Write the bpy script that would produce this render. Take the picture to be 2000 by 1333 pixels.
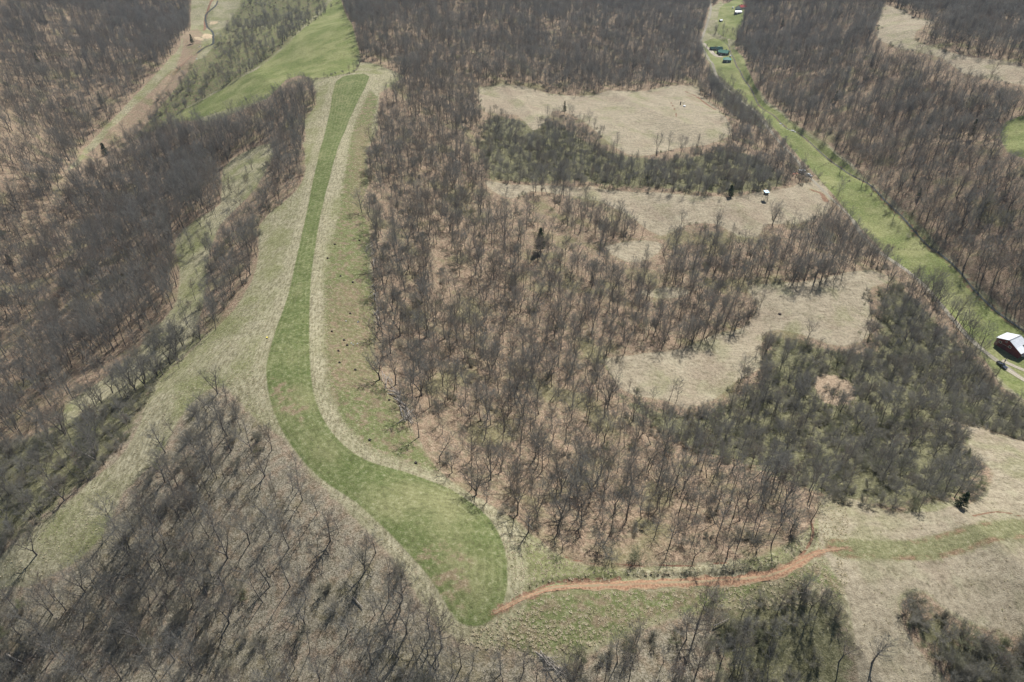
import bpy, bmesh, math, random
import numpy as np
from mathutils import Vector, Matrix
R = math.radians
random.seed(7); rng = np.random.default_rng(7)
for o in list(bpy.data.objects): bpy.data.objects.remove(o)
S = bpy.context.scene; COL = S.collection

# ------------------------------------------------------------------ camera, sky, sun, exposure
CZ = 203.0; PITCH = R(37.0); F = 1250.0
cam_d = bpy.data.cameras.new('camera'); cam = bpy.data.objects.new('camera', cam_d); COL.objects.link(cam)
cam_d.sensor_width = 36; cam_d.lens = 36*F/2000; cam_d.clip_start = 1; cam_d.clip_end = 12000
cam.location = (0, 0, CZ); cam.rotation_euler = (R(90)-PITCH, 0, 0); S.camera = cam
SUN_AZ = R(27); SUN_EL = R(51)
w = bpy.data.worlds.new('World'); S.world = w; w.use_nodes = True
nt = w.node_tree; nt.nodes.clear()
sk = nt.nodes.new('ShaderNodeTexSky'); sk.sky_type = 'NISHITA'; sk.sun_disc = False
sk.sun_elevation = SUN_EL; sk.sun_rotation = SUN_AZ; sk.altitude = 300
bg = nt.nodes.new('ShaderNodeBackground'); bg.inputs[1].default_value = 0.058
wo = nt.nodes.new('ShaderNodeOutputWorld')
nt.links.new(sk.outputs[0], bg.inputs[0]); nt.links.new(bg.outputs[0], wo.inputs[0])
sl = bpy.data.lights.new('sun', 'SUN'); sl.energy = 5.0; sl.angle = R(0.53); sl.color = (1.0, .985, .965)
so = bpy.data.objects.new('sun', sl); COL.objects.link(so)
sd = Vector((math.sin(SUN_AZ)*math.cos(SUN_EL), math.cos(SUN_AZ)*math.cos(SUN_EL), math.sin(SUN_EL)))
so.rotation_euler = sd.to_track_quat('Z', 'Y').to_euler(); so.location = (0, 0, 400)
S.view_settings.view_transform = 'Standard'; S.view_settings.look = 'None'
S.view_settings.exposure = 0.48; S.view_settings.gamma = 1.0
HAZE = 0.00005

# ------------------------------------------------------------------ numpy noise
def vnoise(x, y, seed=0):
    xi = np.floor(x).astype(np.int64); yi = np.floor(y).astype(np.int64)
    fx = x-xi; fy = y-yi; fx = fx*fx*(3-2*fx); fy = fy*fy*(3-2*fy)
    def h(a, b):
        n = (a*374761393 + b*668265263 + seed*1442695041) & 0x7fffffff
        n = ((n ^ (n >> 13))*1274126177) & 0x7fffffff
        n = (n ^ (n >> 16)) & 0xffff
        return n/65535.0
    a = h(xi, yi); b = h(xi+1, yi); c = h(xi, yi+1); d = h(xi+1, yi+1)
    return (a*(1-fx)+b*fx)*(1-fy) + (c*(1-fx)+d*fx)*fy
def fbm(x, y, oct=3, seed=0):
    s = 0; a = .5; t = 0
    for i in range(oct):
        s = s + a*vnoise(x*2**i, y*2**i, seed+i); t += a; a *= .5
    return s/t*2-1

# ------------------------------------------------------------------ terrain: surveyed heights
cp, sp = math.cos(PITCH), math.sin(PITCH)
def ray(px, py):
    u = (np.asarray(px, float)-1000)/F; v = (666.5-np.asarray(py, float))/F
    return u, cp+v*sp, -sp+v*cp
def project(x, y, z):
    zz = z-CZ
    d = y*cp - zz*sp; v = y*sp + zz*cp
    return 1000+F*x/d, 666.5-F*v/d, d
HP = [ # seen at (px, py) and standing at height z
(690,150,64),(700,40,72),(712,-60,80),(650,300,62),(600,500,60),(560,700,60),(620,880,60),(780,990,60),(900,1150,60),(930,1060,60),
(680,700,57),(735,600,53),(700,400,56),(745,200,58),(790,820,54),(900,960,55),
(450,700,55),(540,480,56),(300,830,50),(100,1040,42),(0,1120,38),
(480,330,40),(400,520,37),(250,740,33),(100,850,24),(560,270,50),
(300,450,22),(200,330,9),(100,450,4),(0,600,2),(390,60,6),(270,240,4),(170,310,3),(50,500,0),(-150,720,-3),
(300,50,22),(200,100,34),(100,50,52),(0,150,48),(0,0,70),(-200,100,95),(100,250,18),(-150,350,45),(-200,550,20),
(460,60,16),(560,40,42),(520,150,48),(400,215,32),(620,60,62),(640,120,62),
(300,1000,42),(150,1250,28),(400,1250,38),(600,1200,46),(450,900,53),(700,1150,54),(0,1333,16),(900,1333,50),(1150,1290,52),(-150,1200,20),(300,1500,30),
(800,700,44),(900,900,45),(850,400,42),(1000,600,31),(900,250,42),(1100,800,33),(1050,1000,47),(1300,1000,38),(1250,850,29),(900,600,36),
(1000,200,27),(1200,240,23),(1400,240,19),(1000,370,29),(1300,400,21),(1570,390,17),(1250,490,20),(1150,330,22),(1350,320,17),
(1200,640,22),(1350,670,17),(1250,740,19),(1400,700,16),(1600,600,15),(1700,540,14),(1400,520,15),(1560,480,12),
(1430,100,2),(1500,200,1),(1600,310,0),(1700,420,0),(1800,500,-1),(1900,600,-2),(1980,700,-3),(2100,760,-4),
(1560,325,3),(1650,425,3),(1870,640,0),(1920,690,-1),
(1500,780,15),(1650,750,14),(1800,750,9),(1700,880,22),(1850,900,29),(1550,900,27),
(1100,1150,56),(1400,1130,52),(1600,1080,50),(1800,1070,50),(2000,1030,49),(1900,930,39),(1950,860,30),(1250,1105,50),
(1800,1200,53),(1700,1300,47),(1950,1300,41),(1500,1320,40),(1500,1180,49),(2150,1150,44),(1900,1500,36),
(1720,340,8),(1800,300,32),(1900,200,52),(2000,350,46),(1950,500,20),(2060,600,14),(1600,150,26),(1550,80,22),(1750,60,60),(1900,120,64),(1850,30,58),(2000,20,50),(1550,10,38),(1650,20,52),(2150,300,60),
(1000,100,28),(900,50,50),(800,60,63),(1100,0,28),(1300,100,13),(1200,50,20),(1395,10,5),(1250,165,18)]
_h = np.array(HP, float)
_rx, _ry, _rz = ray(_h[:,0], _h[:,1]); _t = (_h[:,2]-CZ)/_rz
PX = _rx*_t; PY = _ry*_t; PZ = _h[:,2]
ring = [(a, r) for r in (1900., 3200., 5000.) for a in range(0, 360, 20)]
ex = np.array([r*math.sin(R(a)) for a, r in ring]); ey = np.array([r*math.cos(R(a)) for a, r in ring])
ez = 50+35*np.sin(np.arange(len(ring))*2.4)
near = np.array([(-260,-80,30),(0,-120,35),(260,-80,30),(-600,0,20),(600,0,30),(-900,400,60),(-300,-500,50),(300,-500,50)], float)
PX = np.concatenate([PX, ex, near[:,0]]); PY = np.concatenate([PY, ey, near[:,1]]); PZ = np.concatenate([PZ, ez, near[:,2]])
def kern(d2): return np.sqrt(d2+30.0**2)
n = len(PX); A = kern((PX[:,None]-PX)**2+(PY[:,None]-PY)**2)
A -= np.eye(n)*6.0
M = np.zeros((n+1, n+1)); M[:n,:n] = A; M[:n,n] = 1; M[n,:n] = 1
COEF = np.linalg.solve(M, np.concatenate([PZ, [0]]))
def hbase(x, y):
    x = np.asarray(x, float).ravel(); y = np.asarray(y, float).ravel(); out = np.full(x.shape, COEF[n])
    for i in range(n): out += COEF[i]*kern((x-PX[i])**2+(y-PY[i])**2)
    return out
CREEKS = []
def hz(x, y, carve=True):
    x = np.asarray(x, float).ravel(); y = np.asarray(y, float).ravel()
    z = hbase(x, y)
    z += 2.4*fbm(x/85, y/85, 2, 3) + 0.30*fbm(x/17, y/17, 2, 9)
    wl = np.clip((np.abs(x+20+.18*np.clip(y, 0, 900))-45)/90, 0, 1); z += wl*4.4*(1-2*np.abs(fbm(x/70+y/160, y/240-x/300, 2, 19)))
    if carve:
        for (P, wd, dp) in CREEKS:
            d = polydist(x, y, P, wd*3)
            z -= dp*np.clip(1-(d/wd)**2, 0, 1)
    return z
def polydist(x, y, P, margin, closed=False):
    out = np.full(x.shape, 1e6); P = np.asarray(P)
    m = (x > P[:,0].min()-margin)&(x < P[:,0].max()+margin)&(y > P[:,1].min()-margin)&(y < P[:,1].max()+margin)
    idx = np.nonzero(m)[0]
    if not len(idx): return out
    xx = x[idx]; yy = y[idx]; dd = np.full(xx.shape, 1e12)
    Q = np.vstack([P, P[:1]]) if closed else P
    for a, b in zip(Q[:-1], Q[1:]):
        dx, dy = b-a; L = dx*dx+dy*dy+1e-9
        t = np.clip(((xx-a[0])*dx+(yy-a[1])*dy)/L, 0, 1)
        dd = np.minimum(dd, (xx-a[0]-t*dx)**2+(yy-a[1]-t*dy)**2)
    out[idx] = np.sqrt(dd); return out
def inside(x, y, P):
    P = np.asarray(P); out = np.zeros(x.shape, bool)
    m = (x > P[:,0].min())&(x < P[:,0].max())&(y > P[:,1].min())&(y < P[:,1].max())
    idx = np.nonzero(m)[0]
    if not len(idx): return out
    xx = x[idx]; yy = y[idx]; c = np.zeros(xx.shape, bool)
    Q = np.vstack([P, P[:1]])
    for a, b in zip(Q[:-1], Q[1:]):
        if a[1] == b[1]: continue
        c ^= ((a[1] > yy) != (b[1] > yy)) & (xx < (b[0]-a[0])*(yy-a[1])/(b[1]-a[1])+a[0])
    out[idx] = c; return out
def sdf(x, y, P, margin=12):
    d = polydist(x, y, P, margin, True); d = np.minimum(d, margin)
    return np.where(inside(x, y, P), np.where(d >= 1e5, margin, d), -d)
def hit(pts, carve=False):
    """ground points seen at the given places of the photograph"""
    p = np.asarray(pts, float); rx, ry, rz = ray(p[:,0], p[:,1])
    nrm = np.sqrt(rx*rx+ry*ry+rz*rz); rx, ry, rz = rx/nrm, ry/nrm, rz/nrm
    t = np.full(len(p), 90.0); done = np.zeros(len(p), bool); prev = t.copy()
    for _ in range(900):
        a = np.nonzero(~done)[0]
        if not len(a): break
        z = CZ+rz[a]*t[a]; g = hz(rx[a]*t[a], ry[a]*t[a], carve)
        hitm = z <= g; done[a[hitm]] = True
        adv = a[~hitm]; prev[adv] = t[adv]
        t[adv] += np.clip((z-g)[~hitm]*.6, .4, 30)
        far = t > 4500; done |= far
    lo, hi = prev.copy(), t.copy()
    for _ in range(12):
        mid = (lo+hi)/2; b = CZ+rz*mid <= hz(rx*mid, ry*mid, carve)
        hi = np.where(b, mid, hi); lo = np.where(b, lo, mid)
    return np.stack([rx*hi, ry*hi], 1)
def smooth(P, n=4, closed=False):
    P = np.asarray(P, float); out = []; N = len(P)
    rngi = range(N if closed else N-1)
    for i in rngi:
        g = (lambda k: P[k % N]) if closed else (lambda k: P[min(max(k, 0), N-1)])
        p0, p1, p2, p3 = g(i-1), g(i), g(i+1), g(i+2)
        for k in range(n):
            t = k/n
            out.append(.5*((2*p1)+(-p0+p2)*t+(2*p0-5*p1+4*p2-p3)*t*t+(-p0+3*p1-3*p2+p3)*t**3))
    if not closed: out.append(P[-1])
    return np.array(out)
SEEN = {}
def area(pts, n=2):
    q = smooth(pts, n, True); w_ = hit(q); SEEN[id(w_)] = q; return w_
def line(pts, n=4): return smooth(hit(pts), n)

# ------------------------------------------------------------------ map of the place
CREEKS = []
creek_r = line([(1383,62),(1398,72),(1412,78),(1424,88),(1430,105),(1436,118),(1450,145),(1470,175),(1500,215),(1535,245),(1560,256),(1600,290),(1640,322),(1690,350),(1725,382),(1770,425),(1840,492),(1905,560),(1990,632),(2080,700)])
creek_l = line([(425,0),(420,12),(402,28),(404,50),(415,62),(417,78),(405,88),(390,98),(350,130),(300,200),(240,262),(190,305),(120,400),(40,510),(-100,680)])
CREEKS += [(creek_r, 4.5, 2.2), (creek_l, 4.0, 1.2), (line([(1588,1050),(1572,1078),(1540,1101),(1500,1115),(1450,1121),(1300,1127),(1200,1130),(1080,1138),(1035,1154)]), 1.3, .8), (line([(1110,1092),(1200,1106),(1420,1097)]), 1.2, .5)]
STRIP = area([(656,160),(644,220),(629,280),(612,350),(598,420),(580,500),(562,580),(540,640),(523,700),(520,735),(527,780),(545,830),(575,880),(620,930),(665,962),(700,985),(740,1022),(790,1072),(840,1130),(870,1178),(888,1207),(912,1223),(945,1221),(968,1203),(984,1175),(991,1140),(990,1095),(980,1055),(955,1012),(920,982),(880,956),(830,936),(780,919),(730,905),(690,885),(652,850),(627,810),(611,760),(605,700),(604,640),(606,560),(613,500),(626,420),(646,340),(667,270),(698,200),(722,150),(690,146)])
WOODS = {
'far_left': area([(-260,-120),(372,-120),(374,0),(366,65),(335,112),(300,150),(250,202),(205,250),(165,290),(120,350),(0,470),(-260,640)]),
'left': area([(150,325),(215,300),(335,235),(400,240),(520,195),(560,155),(605,152),(618,205),(592,238),(597,278),(530,280),(490,292),(445,322),(432,350),(436,395),(380,432),(342,470),(350,520),(350,560),(338,602),(300,645),(262,690),(200,742),(130,790),(112,832),(0,872),(-260,930),(-260,560),(0,430)]),
'hedge': area([(530,282),(585,262),(597,330),(581,370),(545,402),(507,440),(505,500),(491,550),(452,612),(402,655),(384,640),(396,600),(402,560),(408,500),(430,440),(480,390),(520,335)]),
'hedge_low': area([(402,655),(330,722),(290,772),(276,820),(240,888),(180,938),(90,1016),(-120,1160),(-120,880),(0,872),(112,838),(200,792),(290,752),(370,690)]),
'near': area([(312,893),(352,815),(400,765),(440,757),(490,812),(550,852),(602,922),(682,1002),(760,1082),(815,1162),(842,1206),(900,1256),(1000,1266),(1060,1292),(1100,1302),(1200,1252),(1300,1212),(1390,1190),(1450,1182),(1500,1132),(1600,1142),(1650,1192),(1672,1292),(1690,1420),(1690,1650),(-260,1650),(-260,1260),(60,1145),(190,1062),(240,962)]),
'centre': area([(712,-120),(1395,-120),(1385,20),(1372,75),(1376,112),(1410,150),(1460,190),(1500,240),(1560,300),(1620,370),(1672,432),(1750,510),(1805,552),(1880,635),(1918,688),(1950,745),(2000,782),(2150,835),(2150,880),(1990,860),(1930,840),(1885,832),(1892,882),(1932,912),(1936,942),(1895,985),(1860,978),(1800,985),(1760,1002),(1700,988),(1640,966),(1602,975),(1592,1022),(1480,1090),(1300,1100),(1200,1112),(1110,1092),(1060,1062),(1000,1012),(930,972),(870,932),(830,882),(790,812),(745,742),(731,680),(735,600),(725,520),(722,450),(705,400),(720,360),(716,300),(738,250),(742,182),(790,150),(720,122),(702,100)]),
'right_hill': area([(1443,-120),(1440,20),(1436,100),(1452,140),(1485,178),(1545,238),(1622,286),(1702,352),(1782,422),(1852,492),(1922,562),(2002,632),(2200,760),(2300,-120)]),
'corner': area([(1757,1200),(1770,1165),(1810,1160),(1850,1196),(1900,1220),(2000,1246),(2250,1304),(2250,1500),(1860,1500),(1842,1330),(1812,1292),(1780,1252)]),
}
CLEAR = {
'field_a': area([(935,170),(1020,168),(1060,180),(1130,188),(1210,178),(1360,168),(1366,185),(1400,210),(1430,250),(1420,268),(1380,283),(1320,290),(1270,303),(1230,303),(1190,280),(1150,245),(1110,222),(1080,217),(1060,245),(1040,255),(1010,225),(960,222),(942,212)]),
'field_b': area([(948,352),(1000,362),(1080,362),(1200,372),(1330,380),(1420,386),(1480,376),(1540,368),(1600,352),(1622,388),(1612,418),(1560,438),(1500,438),(1480,462),(1440,462),(1400,438),(1340,440),(1290,462),(1240,430),(1190,402),(1120,384),(1080,378),(1040,374),(1000,388),(960,372)]),
'patch_b': area([(1180,482),(1260,470),(1295,480),(1270,505),(1225,512)]),
'patch_b2': area([(1245,568),(1330,562),(1345,575),(1290,584)]),
'field_c': area([(1465,557),(1560,552),(1640,537),(1700,528),(1745,548),(1702,562),(1696,590),(1702,650),(1650,678),(1590,662),(1545,648),(1500,648),(1485,680),(1485,720),(1440,743),(1400,778),(1340,798),(1300,782),(1240,772),(1205,752),(1182,712),(1170,702),(1250,692),(1330,682),(1400,652),(1450,640),(1480,600),(1468,580)]),

'hill_field': area([(1715,55),(1722,15),(1740,12),(1800,38),(1850,43),(1805,50),(1785,78),(1840,97),(1900,113),(1990,124),(2030,168),(1960,160),(1880,143),(1840,113),(1770,98),(1715,78)]),
'hill_green': area([(1955,250),(1990,228),(2100,215),(2100,320),(1985,305),(1960,285)]),
'bench': area([(435,330),(480,297),(532,287),(526,322),(490,352),(470,382),(430,424),(385,482),(400,520),(396,565),(378,602),(350,642),(345,610),(352,560),(348,500),(345,470),(388,432),(432,397)]),
'bench_low': area([(355,652),(300,692),(240,728),(180,765),(125,802),(122,832),(155,815),(220,790),(290,748),(350,694),(385,650)]),
'valley': area([(1378,112),(1385,84),(1440,98),(1482,180),(1542,240),(1620,290),(1700,358),(1780,430),(1850,500),(1920,570),(2000,640),(2200,780),(2200,860),(2000,780),(1915,690),(1878,636),(1802,554),(1745,510),(1670,432),(1618,370),(1555,300),(1500,240),(1455,190),(1405,150)]),
'red_house_lawn': area([(1402,50),(1405,18),(1430,0),(1452,-10),(1452,40),(1442,60),(1438,78),(1425,76),(1402,66)]),
'yard': area([(1372,88),(1385,78),(1420,76),(1432,110),(1446,140),(1420,140),(1385,118)]),
}
SCAR = area([(1588,738),(1625,733),(1668,756),(1660,790),(1610,785)])
SCRUB = [area(p) for p in (
 [(1200,765),(1340,808),(1400,788),(1485,730),(1495,660),(1560,660),(1690,690),(1710,600),(1760,560),(1900,700),(1960,760),(2150,850),(1990,860),(1885,832),(1935,940),(1870,985),(1760,1003),(1600,972),(1500,930),(1350,880),(1250,820)],
 [(940,235),(1010,232),(1080,240),(1180,290),(1300,312),(1420,290),(1500,322),(1540,365),(1400,380),(1100,356),(950,350)],
 [(300,640),(262,690),(130,790),(112,832),(0,872),(-120,900),(-120,1160),(90,1016),(180,938),(276,820),(330,722),(402,655)],
 [(1757,1205),(1772,1175),(1808,1172),(1850,1208),(1900,1232),(2000,1258),(2250,1310),(2250,1500),(1862,1500),(1845,1330),(1815,1292),(1785,1255)],
 [(1390,1170),(1500,1120),(1660,1180),(1690,1420),(1690,1650),(1420,1650)],
 [(1380,110),(1420,145),(1480,190),(1540,250),(1480,250),(1400,200)])]
SPARSE = [area(p) for p in ([(950,380),(1060,380),(1100,440),(1180,470),(1180,520),(1060,520),(950,450)],
 [(700,690),(745,720),(820,830),(900,940),(1000,1015),(1110,1092),(1300,1098),(1300,1060),(1100,1040),(950,940),(850,840),(780,740)],
 [(560,900),(680,1002),(800,1160),(780,1333),(560,1333),(420,1000)])]
STRAW = [CLEAR[k] for k in ('field_a','field_b','patch_b','patch_b2','field_c','hill_field')] + [area([(1602,975),(1640,966),(1760,1002),(1895,985),(1936,942),(1885,832),(2200,880),(2200,1260),(1900,1218),(1810,1155),(1768,1157),(1755,1200),(1840,1330),(1850,1500),(1700,1500),(1660,1190),(1630,1120),(1600,1060)])]
LUSH = [CLEAR['valley'], CLEAR['hill_green'], CLEAR['red_house_lawn'], CLEAR['yard'],
 area([(712,-60),(640,10),(566,84),(492,142),(404,192),(342,225),(345,245),(440,215),(532,190),(610,154),(690,142),(703,90)])]
PINK = [area(p) for p in ([(655,560),(705,570),(720,690),(735,770),(700,760),(655,740),(645,640)],[(700,250),(720,255),(712,320),(700,420),(690,400),(696,320)],[(735,560),(740,700),(790,800),(830,870),(810,860),(760,780),(722,720),(716,640)],[(840,1080),(890,1075),(905,1110),(900,1170),(870,1150),(835,1105)],
 [(530,745),(560,760),(590,800),(575,820),(545,790)],[(365,60),(345,130),(260,210),(170,300),(160,330),(240,290),(320,200),(375,130),(400,70)],
 [(1345,182),(1365,190),(1362,200),(1345,192)])]
OLIVE = [area(p) for p in ([(330,140),(400,112),(430,60),(470,10),(480,-60),(690,-60),(640,0),(566,80),(492,138),(404,188),(345,222),(300,262),(225,298),(170,312),(215,262),(280,200)],[(700,190),(738,190),(716,300),(722,450),(722,520),(735,600),(731,680),(745,742),(790,812),(830,882),(870,932),(780,912),(700,860),(640,760),(634,560),(660,420),(680,300)],
  [(1000,1170),(1200,1152),(1400,1142),(1600,1100),(1640,1180),(1400,1180),(1200,1240),(1050,1290),(900,1250)],
  [(1480,580),(1545,560),(1580,575),(1520,640),(1440,700),(1400,690),(1450,650)],
  [(1560,370),(1610,360),(1615,400),(1560,430),(1500,420),(1520,390)],
  [(1310,175),(1365,172),(1420,240),(1400,270),(1340,250),(1290,200)])]
DIRT = [ (line([(1585,1022),(1588,1045),(1572,1075),(1540,1100),(1500,1114),(1440,1124)]), .35),
 (line([(1105,1088),(1140,1096),(1175,1100),(1300,1104),(1420,1098)]), .22),
 (line([(1000,1172),(1040,1152),(1080,1136),(1130,1130),(1180,1128)]), .2),
 (line([(1120,1133),(1180,1135),(1210,1128)]), .6),
 (line([(1900,1008),(1950,1000),(2000,1010),(2080,1030)]), .3),
 (line([(1588,372),(1604,378),(1612,392)]), 2.4),
 (line([(1340,180),(1365,192),(1398,215)]), 1.6),
 (line([(1310,200),(1318,215),(1322,230)]), .5),
 (line([(415,0),(405,22),(400,40),(398,60)]), 1.6)]
SAND = [area(p) for p in ([(394,72),(400,66),(414,68),(412,75),(400,76)],[(408,47),(415,42),(427,42),(422,47)],[(380,72),(392,74),(398,79),(382,78)])]
TRACK = line([(958,1200),(985,1188),(1015,1172),(1045,1158),(1080,1149),(1120,1145),(1200,1143),(1300,1138),(1400,1133),(1480,1128),(1530,1115),(1570,1092),(1610,1076),(1655,1071)], 6)
TRACK2 = line([(1640,1071),(1720,1073),(1800,1073),(1850,1064),(1900,1047),(1950,1037),(2010,1032),(2150,1034)], 6)
ROAD = line([(1392,-60),(1388,10),(1387,28),(1380,50),(1373,70),(1370,88),(1400,150),(1450,200),(1500,250),(1552,308),(1566,329),(1600,365),(1653,416),(1688,465),(1735,505),(1786,541),(1825,580),(1874,640),(1912,678),(1951,708),(1980,728),(2010,750),(2120,810)], 6)

# ------------------------------------------------------------------ helpers
def tag(o, label=None, cat=None, group=None, kind=None):
    if label: o['label'] = label
    if cat: o['category'] = cat
    if group: o['group'] = group
    if kind: o['kind'] = kind
    return o
def empty(name, loc, rz=0, sc=1.0):
    o = bpy.data.objects.new(name, None); COL.objects.link(o); o.location = loc; o.rotation_euler = (0, 0, rz)
    o.scale = (sc,)*3; o.empty_display_size = .5; return o
def mesh_np(name, V, Fq, mats=None, mi=None, smooth_=False):
    """V list/array of points, Fq list of polygons"""
    me = bpy.data.meshes.new(name); V = np.asarray(V, np.float32)
    ln = np.fromiter((len(f) for f in Fq), np.int32, len(Fq)); flat = np.fromiter((i for f in Fq for i in f), np.int32, int(ln.sum()))
    me.vertices.add(len(V)); me.vertices.foreach_set('co', V.ravel())
    me.loops.add(len(flat)); me.loops.foreach_set('vertex_index', flat)
    me.polygons.add(len(ln)); me.polygons.foreach_set('loop_start', np.concatenate([[0], np.cumsum(ln)[:-1]]).astype(np.int32))
    for m in (mats or []): me.materials.append(m)
    if mi is not None: me.polygons.foreach_set('material_index', np.asarray(mi, np.int32))
    if smooth_: me.polygons.foreach_set('use_smooth', np.ones(len(ln), bool))
    me.update(); me.validate(); return me
def obj(name, me, parent=None):
    o = bpy.data.objects.new(name, me); COL.objects.link(o)
    if parent: o.parent = parent
    return o

class Mat:
    def __init__(s, name, rough=.9, spec=.15):
        s.m = bpy.data.materials.new(name); s.m.use_nodes = True; s.t = s.m.node_tree; s.N = s.t.nodes
        s.b = s.N['Principled BSDF']; s.b.inputs['Roughness'].default_value = rough
        s.b.inputs['Specular IOR Level'].default_value = spec
    def n(s, typ, **k):
        nd = s.N.new(typ)
        for a, v in k.items():
            if a.startswith('i_'): nd.inputs[a[2:].replace('_', ' ')].default_value = v
            else: setattr(nd, a, v)
        return nd
    def l(s, a, b): s.t.links.new(a, b)
    def noise(s, scale, detail=3, rough=.55, vec=None, stretch=None):
        nd = s.n('ShaderNodeTexNoise'); nd.inputs['Scale'].default_value = scale; nd.inputs['Detail'].default_value = detail
        nd.inputs['Roughness'].default_value = rough
        if vec is None:
            g = s.n('ShaderNodeNewGeometry'); vec = g.outputs['Position']
        if stretch:
            mp = s.n('ShaderNodeMapping'); mp.inputs['Scale'].default_value = stretch[0]; mp.inputs['Rotation'].default_value = stretch[1]
            s.l(vec, mp.inputs[0]); vec = mp.outputs[0]
        s.l(vec, nd.inputs['Vector']); return nd.outputs[0]
    def attr(s, name): return s.n('ShaderNodeAttribute', attribute_name=name).outputs['Fac']
    def math(s, op, a, b=None, c=None):
        nd = s.n('ShaderNodeMath', operation=op)
        for i, v in enumerate((a, b, c)):
            if v is None: continue
            if hasattr(v, 'links'): s.l(v, nd.inputs[i])
            else: nd.inputs[i].default_value = v
        return nd.outputs[0]
    def ss(s, v, a, b, lo=0., hi=1.):
        nd = s.n('ShaderNodeMapRange', interpolation_type='SMOOTHSTEP'); s.l(v, nd.inputs[0])
        nd.inputs[1].default_value = a; nd.inputs[2].default_value = b; nd.inputs[3].default_value = lo; nd.inputs[4].default_value = hi
        return nd.outputs[0]
    def mix(s, f, a, b, blend='MIX'):
        nd = s.n('ShaderNodeMix', data_type='RGBA', blend_type=blend)
        for i, v in ((0, f), (6, a), (7, b)):
            if hasattr(v, 'links'): s.l(v, nd.inputs[i])
            elif i == 0: nd.inputs[0].default_value = v
            else: nd.inputs[i].default_value = (*v, 1)
        return nd.outputs[2]
    def out(s, col, bump=None, strength=.5, dist=.2):
        if hasattr(col, 'links'): s.l(col, s.b.inputs['Base Color'])
        else: s.b.inputs['Base Color'].default_value = (*col, 1)
        if bump is not None:
            b = s.n('ShaderNodeBump'); b.inputs['Strength'].default_value = strength; b.inputs['Distance'].default_value = dist
            s.l(bump, b.inputs['Height']); s.l(b.outputs[0], s.b.inputs['Normal'])
        return s.m
def simple(name, col, rough=.7, var=.15, scale=2.0, spec=.3, metal=0):
    m = Mat(name, rough, spec); n1 = m.noise(scale, 4); m.b.inputs['Metallic'].default_value = metal
    d = tuple(c*(1-var) for c in col); l = tuple(min(1, c*(1+var)) for c in col)
    return m.out(m.mix(m.ss(n1, .3, .7), d, l))

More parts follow.
